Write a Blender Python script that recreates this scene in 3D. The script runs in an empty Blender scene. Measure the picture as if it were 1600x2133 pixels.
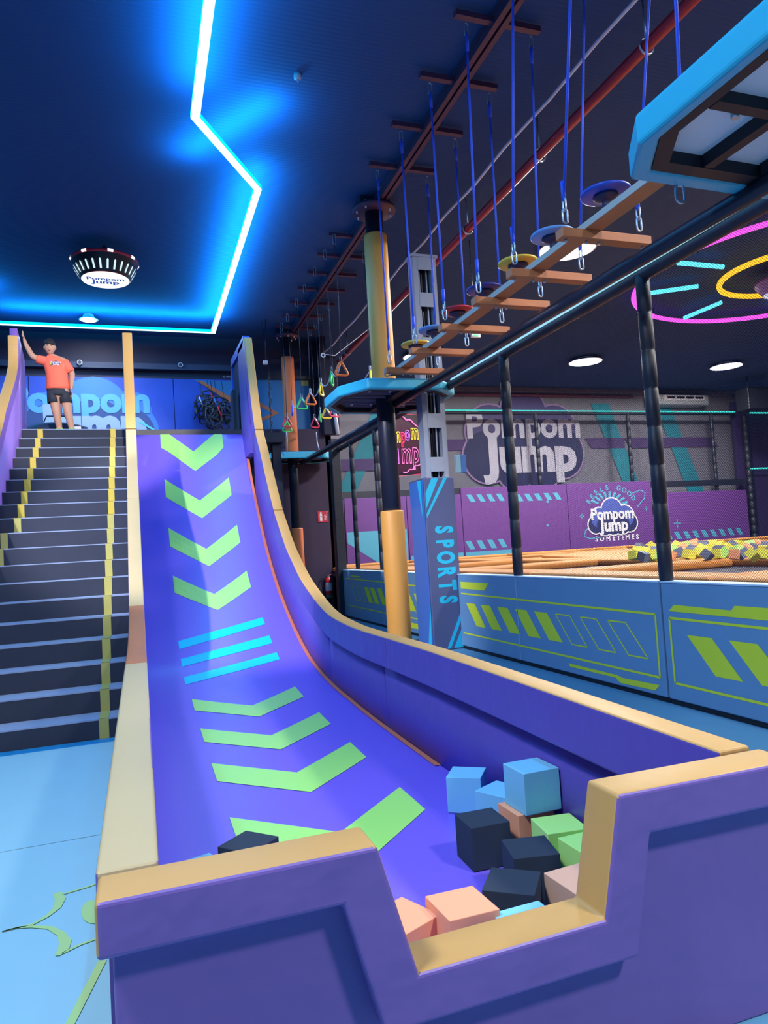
import bpy, bmesh, math, random
from mathutils import Vector, Matrix
random.seed(7)
PI = math.pi
scene = bpy.context.scene
col = scene.collection

# ------------------------------------------------------------------ camera
F = 1480.0
CX, CY = 800.0, 1066.5
EYE = Vector((0, 0, 1.54))
def _cal():
    vy = Vector((294 - CX, 1172 - CY, F)).normalized()
    n = vy.cross(Vector((1, -.0608, 0))).normalized()
    if n.y < 0: n = -n
    vx = n.cross(vy)
    if vx.x < 0: vx = -vx
    return Matrix((vx, vy, -n))
M = _cal()
cam_d = bpy.data.cameras.new('camera')
cam_d.sensor_fit = 'HORIZONTAL'; cam_d.sensor_width = 36.0
cam_d.lens = F / 1600.0 * 36.0
cam_d.clip_end = 200
cam = bpy.data.objects.new('camera', cam_d); col.objects.link(cam)
R3 = Matrix((M.col[0], -M.col[1], -M.col[2])).transposed()
cam.matrix_world = Matrix.Translation(EYE) @ R3.to_4x4()
scene.camera = cam

# surveyed points of the room: where a sight line meets a known plane (0 x, 1 y, 2 z)
def at(px, py, axis, val):
    d = M @ Vector((px - CX, py - CY, F))
    t = (val - EYE[axis]) / d[axis]
    return EYE + d * t

# ------------------------------------------------------------------ world, exposure
w = bpy.data.worlds.new('world'); scene.world = w; w.use_nodes = True
bgn = w.node_tree.nodes['Background']
bgn.inputs[0].default_value = (0.30, 0.42, 0.7, 1); bgn.inputs[1].default_value = 0.30
vs = scene.view_settings
vs.view_transform = 'Standard'; vs.look = 'None'; vs.gamma = 1; vs.use_curve_mapping = False
vs.exposure = 0.0

# ------------------------------------------------------------------ lamps of the room
CEIL = 7.1
def area(name, loc, size, energy, color, rot=(0, 0, 0), shape='DISK', sy=None, spread=180):
    l = bpy.data.lights.new(name, 'AREA'); l.shape = shape; l.size = size
    if sy: l.size_y = sy
    l.energy = energy; l.color = color; l.spread = math.radians(spread)
    o = bpy.data.objects.new(name, l); o.location = loc; o.rotation_euler = rot
    col.objects.link(o); return o
WHITE = (1.0, 0.95, 0.9)
DISCS = [(7.9, 11.3), (7.9, 18.8), (13.47, 18.7), (19.1, 18.7)]
for x, y in DISCS:
    area('ceiling_disc_lamp', (x, y, 6.93), 1.0, 760, WHITE)
area('ceiling_disc_lamp', (7.9, 3.8, 6.93), 1.0, 700, WHITE)         # the row goes on past the frame
area('ceiling_disc_lamp', (4.2, -2.4, 6.93), 1.0, 560, WHITE)
area('ceiling_disc_lamp', (-2.6, 1.0, 6.93), 1.0, 520, (.92, .96, 1))
area('ceiling_disc_lamp', (13.5, 3.8, 6.93), 1.0, 700, WHITE)
area('ceiling_disc_lamp', (19.1, 11.3, 6.93), 1.0, 800, WHITE)
area('downlight_lamp', (-0.88, 16.73, 6.98), .36, 90, WHITE)
# two unseen spots, added to light the start platform and the slide
def spot(name, loc, aim, energy, angle, blend, color=(1, .9, .8), soft=.12):
    l = bpy.data.lights.new(name, 'SPOT'); l.energy = energy; l.color = color
    l.spot_size = math.radians(angle); l.spot_blend = blend; l.shadow_soft_size = soft
    o = bpy.data.objects.new(name, l); col.objects.link(o); o.location = loc
    o.rotation_euler = (Vector(aim) - Vector(loc)).to_track_quat('-Z', 'Y').to_euler()
spot('added_spot', (.6, 2.6, 6.8), (-1.0, 13.2, 4.3), 5200, 24, .4)
spot('added_spot', (-4.4, 4.2, 6.9), (1.6, 10.6, 1.8), 5200, 36, .5, (1, .93, 1))

# the blue light of the LED line on the ceiling
LZ = 6.70
_k = (LZ - 1.54) / 5.46
LED = [(x * _k, y * _k) for x, y in [(.86, -1.0), (.86, 8.75), (1.88, 10.33), (1.88, 17.35), (-2.75, 17.35), (-3.7, 15.8), (-3.7, -1.0)]]
for (x0, y0), (x1, y1) in zip(LED, LED[1:]):
    L = math.hypot(x1 - x0, y1 - y0)
    area('led_line_glow', ((x0 + x1) / 2, (y0 + y1) / 2, LZ - .01), L, 14 * L, (.06, .52, 1.0), (0, 0, math.atan2(y1 - y0, x1 - x0)), 'RECTANGLE', .1)
    area('led_line_uplight', ((x0 + x1) / 2, (y0 + y1) / 2, LZ + .07), L, 34 * L, (.01, .47, 1.0), (PI, 0, -math.atan2(y1 - y0, x1 - x0)), 'RECTANGLE', .1)

# ------------------------------------------------------------------ materials
def srgb(r, g, b):
    f = lambda c: ((c / 255 + .055) / 1.055) ** 2.4 if c / 255 > .04045 else c / 255 / 12.92
    return (f(r), f(g), f(b), 1)
MATS = {}
def mat(name, c, rough=.6, metal=0, bump=None, emit=None, spec=.5, var=0, sheen=0, alpha=None):
    if name in MATS: return MATS[name]
    m = bpy.data.materials.new(name); m.use_nodes = True
    nt = m.node_tree; b = nt.nodes['Principled BSDF']
    b.inputs['Base Color'].default_value = c; b.inputs['Roughness'].default_value = rough
    b.inputs['Metallic'].default_value = metal; b.inputs['Specular IOR Level'].default_value = spec
    tc = nt.nodes.new('ShaderNodeTexCoord')
    if var:
        n = nt.nodes.new('ShaderNodeTexNoise'); n.inputs['Scale'].default_value = 3.0; n.inputs['Detail'].default_value = 4
        nt.links.new(tc.outputs['Object'], n.inputs['Vector'])
        mx = nt.nodes.new('ShaderNodeMix'); mx.data_type = 'RGBA'
        mx.inputs['A'].default_value = tuple(v * (1 - var) for v in c[:3]) + (1,)
        mx.inputs['B'].default_value = tuple(min(1, v * (1 + var)) for v in c[:3]) + (1,)
        nt.links.new(n.outputs['Fac'], mx.inputs['Factor']); nt.links.new(mx.outputs['Result'], b.inputs['Base Color'])
    if bump:
        sc, st, dist = bump
        n = nt.nodes.new('ShaderNodeTexNoise'); n.inputs['Scale'].default_value = sc; n.inputs['Detail'].default_value = 3
        nt.links.new(tc.outputs['Object'], n.inputs['Vector'])
        bp = nt.nodes.new('ShaderNodeBump'); bp.inputs['Strength'].default_value = st; bp.inputs['Distance'].default_value = dist
        nt.links.new(n.outputs['Fac'], bp.inputs['Height']); nt.links.new(bp.outputs['Normal'], b.inputs['Normal'])
    if emit:
        b.inputs['Emission Color'].default_value = emit[0]; b.inputs['Emission Strength'].default_value = emit[1]
    MATS[name] = m; return m

VB = (3.0, .35, .02)   # soft creases of vinyl
purple = mat('purple_vinyl', srgb(116, 94, 172), .42, bump=(3.5, .5, .03), var=.05)
purple_in = mat('deep_purple_vinyl', srgb(90, 78, 176), .45, bump=(3.0, .5, .03), var=.05)
lilac = mat('lilac_vinyl', srgb(140, 100, 190), .5, bump=VB, var=.05)
yellow = mat('mustard_vinyl', srgb(190, 148, 84), .5, bump=(5, .35, .015), var=.04)
cream = mat('cream_vinyl', srgb(182, 164, 122), .5, bump=(5, .35, .015), var=.04)
tan = mat('tan_vinyl', srgb(172, 100, 50), .5, bump=(6, .25, .01))
slide_m = mat('violet_slide_skin', srgb(116, 94, 222), .32, bump=(1.2, .12, .02), var=.03)
green_d = mat('lime_print', srgb(160, 228, 110), .4)
cyan_d = mat('cyan_print', srgb(10, 205, 245), .4)
coral = mat('coral_edge', srgb(206, 118, 90), .5)
black_v = mat('black_vinyl', srgb(26, 32, 48), .5, bump=(6, .4, .02))
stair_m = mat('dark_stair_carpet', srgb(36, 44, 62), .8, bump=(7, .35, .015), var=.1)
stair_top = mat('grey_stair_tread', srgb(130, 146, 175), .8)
tape_y = mat('yellow_tape', srgb(190, 170, 60), .55)
tape_g = mat('olive_tape', srgb(170, 165, 90), .55)
blue_mat = mat('pale_blue_mat', srgb(142, 190, 205), .55, bump=(1.6, .35, .02), var=.04)
blue_edge = mat('blue_mat_edge', srgb(20, 130, 190), .5)
ceil_m = mat('slate_ceiling', srgb(26, 64, 116), .9)
dark_m = mat('midnight_wall_paint', srgb(28, 34, 62), .7, var=.1)
grey_wall = mat('grey_wall_paint', srgb(136, 136, 150), .8, var=.05)
steel_dark = mat('dark_steel', srgb(34, 40, 58), .35, .3)
steel_grey = mat('grey_painted_steel', srgb(150, 160, 178), .5)
galv = mat('galvanised_steel', srgb(170, 185, 205), .3, .8)
wood = mat('orange_brown_wood', srgb(190, 116, 72), .6, bump=(20, .2, .005), var=.12)
wood_g = mat('lit_wood_side', srgb(176, 176, 168), .6, var=.1)  # plank's lit side: the light is put into the colour
rope_b = mat('blue_rope', srgb(40, 84, 225), .6)
rope_k = mat('dark_cable', srgb(36, 52, 76), .6)
rope_w = mat('pale_cord', srgb(190, 196, 215), .6)
red_pipe = mat('red_pipe_paint', srgb(150, 32, 48), .35)
maroon = mat('maroon_beam_paint', srgb(74, 40, 66), .5)
orange_p = mat('orange_pad', srgb(226, 158, 70), .5, bump=VB)
orange_deck = mat('orange_deck_pad', srgb(196, 128, 56), .55, bump=VB)
orange2 = mat('deep_orange_pad', srgb(216, 118, 70), .5, bump=VB)
sky = mat('sky_blue_vinyl', srgb(40, 165, 200), .45, bump=(6, .3, .01))
plate = mat('underside_panel', srgb(205, 212, 222), .6)
frame_k = mat('underside_frame', srgb(16, 18, 32), .6)
barr_m = mat('steel_blue_vinyl', srgb(100, 142, 178), .5, bump=VB, var=.05)
barr_pale = mat('white_piping', srgb(170, 200, 225), .5)
lime = mat('acid_lime_print', srgb(206, 220, 48), .5)
purple_w = mat('violet_wall_pad', srgb(98, 56, 132), .6, bump=VB, var=.05)
teal = mat('teal_print', srgb(78, 160, 190), .6)
teal_d = mat('teal_paint', srgb(40, 150, 170), .7)
plum = mat('plum_paint', srgb(86, 62, 120), .7)
navy = mat('navy_print', srgb(34, 40, 92), .6)
white = mat('white_print', srgb(222, 222, 235), .6)
logo_w = mat('silver_print', srgb(215, 215, 235), .6)
cloud_b = mat('cloud_blue_print', srgb(70, 88, 170), .6)
cloud_h = mat('mauve_print', srgb(170, 140, 190), .6)
slate = mat('slate_blue_vinyl', srgb(74, 84, 124), .55, bump=VB)
sports_b = mat('column_side_vinyl', srgb(56, 104, 180), .55, bump=VB)
cyan_t = mat('aqua_print', srgb(30, 178, 214), .5)
mural_b = mat('royal_blue_mural', srgb(22, 66, 178), .6, var=.15)
mural_t = mat('teal_blue_mural', srgb(30, 110, 170), .6)
mural_c = mat('mural_letter', srgb(70, 150, 220), .6)
mural_l = mat('mural_letter_pale', srgb(130, 160, 220), .6)
mural_n = mat('mural_cloud', srgb(20, 62, 124), .6)
brown_o = mat('ochre_print', srgb(180, 100, 60), .6)
red_m = mat('red_plastic', srgb(205, 40, 60), .4)
black = mat('black_plastic', srgb(14, 16, 24), .45)
fblue = mat('blue_foam', srgb(125, 200, 232), .9)
fblack = mat('charcoal_foam', srgb(30, 46, 66), .9)
fgreen = mat('lime_foam', srgb(185, 245, 135), .9)
fsalmon = mat('salmon_foam', srgb(245, 165, 125), .9)
ftan = mat('tan_foam', srgb(215, 170, 145), .9)
fyellow = mat('yellow_foam', srgb(226, 226, 90), .9)
fgrey = mat('grey_foam', srgb(110, 120, 150), .9)
skin = mat('skin', srgb(196, 148, 122), .6)
hair = mat('black_hair', srgb(22, 20, 24), .7, bump=(60, .8, .01))
shirt = mat('coral_shirt', srgb(250, 116, 88), .8, bump=(14, .5, .02))
shorts = mat('black_shorts', srgb(46, 50, 60), .8, bump=(14, .5, .02))
sock = mat('neon_green_sock', srgb(130, 225, 70), .8)
disc_c = {'yellow': mat('yellow_disc', srgb(220, 190, 70), .4), 'pale blue': mat('pale_blue_disc', srgb(100, 150, 215), .4),
          'red': mat('red_disc', srgb(170, 40, 56), .4), 'navy blue': mat('navy_disc', srgb(44, 50, 140), .4), 'dark blue': mat('dark_blue_disc', srgb(36, 72, 190), .4)}
hub_m = mat('disc_hub', srgb(40, 48, 90), .5)
tri_c = {'red': mat('red_ring', srgb(215, 50, 84), .4), 'violet': mat('violet_ring', srgb(100, 90, 225), .4), 'green': mat('green_ring', srgb(40, 200, 100), .4),
         'orange': mat('orange_ring', srgb(240, 120, 50), .4), 'yellow': mat('yellow_ring', srgb(236, 206, 50), .4)}
def em(name, c, s): return mat(name, (c[0] * .1, c[1] * .1, c[2] * .1, 1), .5, emit=((c[0], c[1], c[2], 1), s))
led_core = em('led_core', (.62, 1.0, 1.0), 2.2)
led_edge = em('led_edge', (0.0, .40, 1.0), 4.0)
lamp_w = em('lamp_white', (1, 1, 1), 6.0)
neon_pk = em('neon_magenta', (1.0, .10, .9), 1.6)
neon_yl = em('neon_amber', (1.0, .50, .02), 1.8)
neon_cy = em('neon_cyan', (.12, .8, 1.0), 1.8)
neon_rd = em('neon_red', (1.0, .05, .16), 2.4)
neon_vi = em('neon_violet', (.75, .2, 1.0), 2.0)
led_teal = em('led_teal', (.05, .8, .7), 1.2)
led_ice = em('led_ice', (.35, .75, 1.0), 1.0)
exit_g = em('exit_green', (.1, 1, .3), 1.5)

def net_material():
    m = bpy.data.materials.new('black_safety_net'); m.use_nodes = True; nt = m.node_tree
    for n in list(nt.nodes): nt.nodes.remove(n)
    o = nt.nodes.new('ShaderNodeOutputMaterial'); mx = nt.nodes.new('ShaderNodeMixShader'); tr = nt.nodes.new('ShaderNodeBsdfTransparent')
    d = nt.nodes.new('ShaderNodeBsdfDiffuse'); d.inputs[0].default_value = srgb(44, 46, 62)
    tc = nt.nodes.new('ShaderNodeTexCoord'); sx = nt.nodes.new('ShaderNodeSeparateXYZ'); nt.links.new(tc.outputs['Object'], sx.inputs[0])
    def mth(op, a, b=None):
        n = nt.nodes.new('ShaderNodeMath'); n.operation = op
        for i, v in enumerate((a, b)):
            if v is None: continue
            if isinstance(v, (int, float)): n.inputs[i].default_value = v
            else: nt.links.new(v, n.inputs[i])
        return n.outputs[0]
    hyp = mth('ADD', sx.outputs[0], sx.outputs[1])
    u = mth('MULTIPLY', mth('ADD', hyp, sx.outputs[2]), 42.0); v = mth('MULTIPLY', mth('SUBTRACT', hyp, sx.outputs[2]), 42.0)
    a = mth('LESS_THAN', mth('FRACT', mth('ADD', u, 500)), .17); b = mth('LESS_THAN', mth('FRACT', mth('ADD', v, 500)), .17)
    nt.links.new(mth('MAXIMUM', a, b), mx.inputs[0]); nt.links.new(tr.outputs[0], mx.inputs[1]); nt.links.new(d.outputs[0], mx.inputs[2])
    nt.links.new(mx.outputs[0], o.inputs[0]); return m
net_m = net_material()

def ribbed(m, axis, scale, strength):
    nt = m.node_tree; b = nt.nodes['Principled BSDF']
    tc = nt.nodes.new('ShaderNodeTexCoord'); wv = nt.nodes.new('ShaderNodeTexWave'); wv.bands_direction = axis
    wv.inputs['Scale'].default_value = scale; nt.links.new(tc.outputs['Object'], wv.inputs['Vector'])
    bp = nt.nodes.new('ShaderNodeBump'); bp.inputs['Strength'].default_value = strength; bp.inputs['Distance'].default_value = .03
    nt.links.new(wv.outputs['Fac'], bp.inputs['Height']); nt.links.new(bp.outputs['Normal'], b.inputs['Normal'])
ribbed(ceil_m, 'Y', 5, .12)

# ------------------------------------------------------------------ mesh helpers
class MB:
    def __init__(s): s.v = []; s.f = []; s.m = []; s.mats = []; s.sm = []
    def mi(s, m):
        if m not in s.mats: s.mats.append(m)
        return s.mats.index(m)
    def face(s, pts, m, smooth=False):
        i = len(s.v); s.v += [tuple(p) for p in pts]; s.f.append(tuple(range(i, i + len(pts)))); s.m.append(s.mi(m)); s.sm.append(smooth); return s
    def grid(s, rows, m, closed=False, smooth=True, caps=False):
        i = len(s.v); n = len(rows[0])
        for r in rows: s.v += [tuple(p) for p in r]
        for a in range(len(rows) - 1):
            for b in range(n if closed else n - 1):
                c = (b + 1) % n
                s.f.append((i + a * n + b, i + a * n + c, i + (a + 1) * n + c, i + (a + 1) * n + b)); s.m.append(s.mi(m)); s.sm.append(smooth)
        if caps:
            s.f.append(tuple(i + b for b in reversed(range(n)))); s.m.append(s.mi(m)); s.sm.append(False)
            k = i + (len(rows) - 1) * n
            s.f.append(tuple(k + b for b in range(n))); s.m.append(s.mi(m)); s.sm.append(False)
        return s
    def box(s, x0, x1, y0, y1, z0, z1, m, top=None, xf=None):
        p = [Vector((x, y, z)) for z in (z0, z1) for y in (y0, y1) for x in (x0, x1)]
        if xf: p = [xf @ q for q in p]
        i = len(s.v); s.v += [tuple(q) for q in p]
        for k, q in enumerate([(0, 2, 3, 1), (4, 5, 7, 6), (0, 1, 5, 4), (2, 6, 7, 3), (0, 4, 6, 2), (1, 3, 7, 5)]):
            s.f.append(tuple(i + a for a in q)); s.m.append(s.mi(top if (top and k == 1) else m)); s.sm.append(False)
        return s
    def tube(s, pts, r, m, n=8, closed=False, caps=True):
        pts = [Vector(p) for p in pts]; rows = []
        k = len(pts); rr = r if isinstance(r, (list, tuple)) else [r] * k
        up = None
        for i, p in enumerate(pts):
            if closed: d = pts[(i + 1) % k] - pts[i - 1]
            else: d = pts[min(i + 1, k - 1)] - pts[max(i - 1, 0)]
            d = d.normalized() if d.length > 1e-9 else Vector((0, 0, 1))
            if up is None:
                up = Vector((0, 0, 1)) if abs(d.z) < .9 else Vector((1, 0, 0))
            a = d.cross(up)
            if a.length < 1e-4: up = Vector((1, 0, 0)) if abs(d.x) < .9 else Vector((0, 1, 0)); a = d.cross(up)
            a.normalize(); b = d.cross(a).normalized(); up = -b if (-b).dot(up) > b.dot(up) else b
            rows.append([p + (a * math.cos(2 * PI * j / n) + b * math.sin(2 * PI * j / n)) * rr[i] for j in range(n)])
        if closed: rows.append(rows[0])
        s.grid(rows, m, closed=True, caps=caps and not closed); return s
    def lathe(s, prof, m, c=(0, 0), n=24, caps=True):
        rows = [[(c[0] + r * math.cos(2 * PI * j / n), c[1] + r * math.sin(2 * PI * j / n), z) for j in range(n)] for r, z in prof]
        s.grid(rows, m, closed=True, caps=caps); return s
    def prism(s, poly, fn, t0, t1, m, side=None):
        """poly in 2-D, fn(a, b, t) -> point; solid between t0 and t1"""
        A = [fn(a, b, t0) for a, b in poly]; B = [fn(a, b, t1) for a, b in poly]
        s.face(A[::-1], m); s.face(B, m); n = len(poly)
        for i in range(n): s.face([A[i], A[(i + 1) % n], B[(i + 1) % n], B[i]], side or m)
        return s
    def build(s, name, parent=None, bevel=0, fix=True, sub=0):
        me = bpy.data.meshes.new(name); me.from_pydata(s.v, [], s.f)
        for m in s.mats: me.materials.append(m)
        for p, a, b in zip(me.polygons, s.m, s.sm): p.material_index = a; p.use_smooth = b
        bm = bmesh.new(); bm.from_mesh(me); bmesh.ops.remove_doubles(bm, verts=bm.verts, dist=1e-5)
        if fix: bmesh.ops.recalc_face_normals(bm, faces=bm.faces)
        bm.to_mesh(me); bm.free()
        o = bpy.data.objects.new(name, me); col.objects.link(o)
        if parent: o.parent = parent; o.matrix_parent_inverse = parent.matrix_world.inverted() if False else Matrix.Translation(-parent.location)
        if bevel:
            b = o.modifiers.new('bevel', 'BEVEL'); b.width = bevel; b.segments = 3; b.limit_method = 'ANGLE'; b.angle_limit = math.radians(40)
        return o
def tag(o, label, cat, group=None, kind=None):
    o['label'] = label; o['category'] = cat
    if group: o['group'] = group
    if kind: o['kind'] = kind
    return o
def struct(o): o['kind'] = 'structure'; return o
def thing(name, label, cat, loc=(0, 0, 0), group=None):
    o = bpy.data.objects.new(name, None); o.empty_display_size = .1; o.location = loc; col.objects.link(o)
    return tag(o, label, cat, group)
def dup(root, loc, label=None, rotz=None):
    r = root.copy(); col.objects.link(r); r.location = loc
    if rotz is not None: r.rotation_euler = (0, 0, rotz)
    if label: r['label'] = label
    for ch in [c for c in bpy.data.objects if c.parent == root]:
        c = ch.copy(); col.objects.link(c); c.parent = r
        for g in [k for k in bpy.data.objects if k.parent == ch]:
            d = g.copy(); col.objects.link(d); d.parent = c
    return r
def text_faces(mb, s, size, fn, m, off=.02, ax='CENTER', sx=1.0, space=1.0, base=False):
    """lay the letters of s on a surface: fn(a, b) -> point"""
    cu = bpy.data.curves.new('txt', 'FONT'); cu.body = s; cu.size = 1; cu.offset = off; cu.align_x = ax; cu.align_y = 'TOP_BASELINE' if base else 'CENTER'
    cu.space_character = space; cu.resolution_u = 3
    o = bpy.data.objects.new('txt', cu); col.objects.link(o)
    bpy.context.view_layer.update()
    me = o.to_mesh()
    for p in me.polygons: mb.face([fn(me.vertices[i].co.x * size * sx, me.vertices[i].co.y * size) for i in p.vertices], m)
    o.to_mesh_clear(); bpy.data.objects.remove(o); bpy.data.curves.remove(cu)
def circ(cx, cy, r, n=28, ry=None, a0=0, a1=2 * PI):
    return [(cx + r * math.cos(a0 + (a1 - a0) * i / n), cy + (ry or r) * math.sin(a0 + (a1 - a0) * i / n)) for i in range(n)]
def stroke(pts, wd):
    """closed outline of a line of given width(s) in 2-D"""
    wd = wd if isinstance(wd, (list, tuple)) else [wd] * len(pts); L = []; Rr = []
    for i, (x, y) in enumerate(pts):
        x0, y0 = pts[max(i - 1, 0)]; x1, y1 = pts[min(i + 1, len(pts) - 1)]
        dx, dy = x1 - x0, y1 - y0; l = math.hypot(dx, dy) or 1; nx, ny = -dy / l * wd[i] / 2, dx / l * wd[i] / 2
        L.append((x + nx, y + ny)); Rr.append((x - nx, y - ny))
    return L, Rr
def stroke_faces(mb, pts, wd, fn, m):
    L, Rr = stroke(pts, wd)
    for i in range(len(L) - 1): mb.face([fn(*L[i]), fn(*L[i + 1]), fn(*Rr[i + 1]), fn(*Rr[i])], m)

# ================================================================== ROOM
MB().box(-6, 26, -6, 25, -.1, 0, mat('blue_floor_mat', srgb(84, 140, 176), .55, bump=(1.5, .3, .02), var=.05)).build('floor')['kind'] = 'structure'
MB().box(-6, 26, -6, 25, CEIL, CEIL + .1, ceil_m).build('ceiling')['kind'] = 'structure'
struct(MB().box(-6, 4.75, 18.1, 18.25, 0, CEIL, dark_m).build('wall_back'))
struct(MB().box(4.75, 26, 23, 23.15, 0, CEIL, grey_wall).build('wall_back'))
struct(MB().box(-6.1, -6, -6, 25, 0, CEIL, dark_m).build('wall_left'))
struct(MB().box(26, 26.1, -6, 25, 0, CEIL, dark_m).build('wall_right'))
struct(MB().box(-6, 26, -6.1, -6, 0, CEIL, dark_m).build('wall_front'))
struct(MB().box(4.6, 4.75, 17.6, 23, 0, CEIL, dark_m).build('wall_side'))
# dark service wall under the far platform
struct(MB().box(2.65, 4.75, 17.6, 17.75, 0, 4.68, mat('aubergine_wall_paint', srgb(52, 40, 70), .7, var=.12)).build('wall_service'))

# ================================================================== SLIDE
PROF = [(1.94, 0.008), (4.6, .012), (5.7, .03), (6.4, .05), (6.8, .07), (7.38, .1), (8.04, .17), (8.68, .30), (9.57, .62), (10.53, 1.11), (11.31, 1.68), (11.8, 2.15), (12.23, 2.61), (12.63, 3.12), (13.02, 3.8)]
def smooth_path(P, sub=4):
    out = []
    n = len(P)
    for i in range(n - 1):
        p0 = Vector(P[max(i - 1, 0)]); p1 = Vector(P[i]); p2 = Vector(P[i + 1]); p3 = Vector(P[min(i + 2, n - 1)])
        d = (p2 - p1).length
        m1 = (p2 - p0) / max((p2 - p0).length, 1e-6) * d; m2 = (p3 - p1) / max((p3 - p1).length, 1e-6) * d
        if i == 0: m1 = (p2 - p1)
        if i == n - 2: m2 = (p2 - p1)
        for k in range(sub):
            t = k / sub; t2 = t * t; t3 = t2 * t
            out.append(tuple(p1 * (2 * t3 - 3 * t2 + 1) + m1 * (t3 - 2 * t2 + t) + p2 * (3 * t2 - 2 * t3) + m2 * (t3 - t2)))
    out.append(tuple(P[-1])); return out
SP = smooth_path(PROF)
SL = [0]
for a, b in zip(SP, SP[1:]): SL.append(SL[-1] + math.hypot(b[0] - a[0], b[1] - a[1]))
_ref = [0]
for a, b in zip([(1.9, 0)] + PROF[1:], PROF[1:]): _ref.append(_ref[-1] + math.hypot(b[0] - a[0], b[1] - a[1]))
S_OFF = SL[-1] - _ref[-1]
def on_slide(x, s, lift=.0035):
    s += S_OFF
    for i in range(len(SL) - 1):
        if s <= SL[i + 1] or i == len(SL) - 2:
            t = (s - SL[i]) / (SL[i + 1] - SL[i]); break
    (y0, z0), (y1, z1) = SP[i], SP[i + 1]
    l = math.hypot(y1 - y0, z1 - z0); ny, nz = -(z1 - z0) / l, (y1 - y0) / l
    return (x, y0 + (y1 - y0) * t + ny * lift, z0 + (z1 - z0) * t + nz * lift)
slide = thing('slide', 'violet freefall slide printed with lime chevrons and three cyan bars', 'slide', (.96, 7, 0))
mb = MB()
xs = [0.0, .48, .96, 1.44, 1.905]
mb.grid([[(x, y, z) for x in xs] for y, z in SP], slide_m)
mb.face([(0, 13.02, 3.8), (1.905, 13.02, 3.8), (1.905, 13.02, 3.7), (0, 13.02, 3.7)], slide_m)
def decal_quad(c, m, n=8):
    (a, b, c_, d) = c   # two side edges a-d (left), b-c (right)
    rows = []
    for i in range(n + 1):
        t = i / n
        p = on_slide(a[0] + (b[0] - a[0]) * t, a[1] + (b[1] - a[1]) * t); q = on_slide(d[0] + (c_[0] - d[0]) * t, d[1] + (c_[1] - d[1]) * t)
        mid = [on_slide(a[0] + (b[0] - a[0]) * t, (a[1] + (b[1] - a[1]) * t) * (1 - k / 3) + (d[1] + (c_[1] - d[1]) * t) * k / 3) for k in range(4)]
        rows.append(mid)
    mb.grid(rows, m, smooth=False)
for s0 in (11.50, 10.34, 9.20, 5.70, 4.63, 3.60, 2.46):
    dp = .54 if s0 > 9 else .52
    decal_quad([(.43, s0), (.965, s0 - dp), (.965, s0 - dp - .43), (.43, s0 - .43)], green_d)
    decal_quad([(.965, s0 - dp), (1.50, s0), (1.50, s0 - .43), (.965, s0 - dp - .43)], green_d)
s0 = 12.51   # the topmost chevron is cut by the slide's lip
decal_quad([(.55, s0), (.95, 12.11), (.96, 11.67), (.55, 12.09)], green_d)
decal_quad([(.41, s0), (.55, s0), (.55, 12.09), (.41, 12.20)], green_d)
decal_quad([(.95, 12.11), (1.35, s0), (1.35, 11.90 + .13), (.96, 11.67)], green_d)
decal_quad([(1.35, s0), (1.48, s0), (1.48, 12.20), (1.35, 12.03)], green_d)
for a, b, c, d in ((7.5, 7.93, 7.74, 7.28), (7.01, 7.42, 7.19, 6.80), (6.48, 6.92, 6.71, 6.23)):
    decal_quad([(.40, a), (1.53, b), (1.53, c), (.40, d)], cyan_d, 10)
mb.build('slide_surface', slide, fix=False)
e = MB(); e.grid([[on_slide(1.862, s / 10 - S_OFF, .006), on_slide(1.905, s / 10 - S_OFF, .006)] for s in range(27, int(SL[-1] * 10) + 1)], coral, smooth=False); e.build('edge_strip', slide, fix=False)

# ------------------------------------------------------------------ padded rails
RAIL = [(1.97, .78), (4.49, .82), (5.49, .82), (6.3, .82), (6.89, .845), (7.37, .89), (7.87, 1.0), (8.6, 1.23), (9.0, 1.42), (9.41, 1.63), (10.0, 2.05), (10.16, 2.18), (10.72, 2.76), (11.13, 3.22), (11.47, 3.58), (11.86, 4.47), (12.04, 5.0), (12.17, 5.33)]
RP = smooth_path(RAIL, 3)
def inset(path, d):
    out = []
    for i, p in enumerate(path):
        a = path[max(i - 1, 0)]; b = path[min(i + 1, len(path) - 1)]
        def nrm(u, v):
            l = math.hypot(v[0] - u[0], v[1] - u[1]); return ((v[1] - u[1]) / l, -(v[0] - u[0]) / l)
        n1 = nrm(a, p) if i > 0 else nrm(p, b); n2 = nrm(p, b) if i < len(path) - 1 else n1
        mx, my = n1[0] + n2[0], n1[1] + n2[1]; l2 = mx * mx + my * my
        k = 2 * d / l2
        out.append((p[0] + mx * k, p[1] + my * k))
    return out
def cap(path, d, fn, t0, t1, m_top, m_side, name, parent, bevel=.012, end=None):
    """padded cover: the band between path and its inset, between t0 and t1 across"""
    q = inset(path, d); c = MB(); e = end or m_top
    for i in range(len(path) - 1):
        p0, p1, q0, q1 = path[i], path[i + 1], q[i], q[i + 1]
        c.face([fn(*p0, t0), fn(*p1, t0), fn(*p1, t1), fn(*p0, t1)], m_top, True)
        c.face([fn(*q0, t0), fn(*q1, t0), fn(*q1, t1), fn(*q0, t1)], m_side, True)
        c.face([fn(*p0, t0), fn(*p1, t0), fn(*q1, t0), fn(*q0, t0)], m_side)
        c.face([fn(*p0, t1), fn(*p1, t1), fn(*q1, t1), fn(*q0, t1)], m_side)
    for i in (0, -1): c.face([fn(*path[i], t0), fn(*path[i], t1), fn(*q[i], t1), fn(*q[i], t0)], e)
    o = c.build(name, parent, bevel); return o
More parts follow.
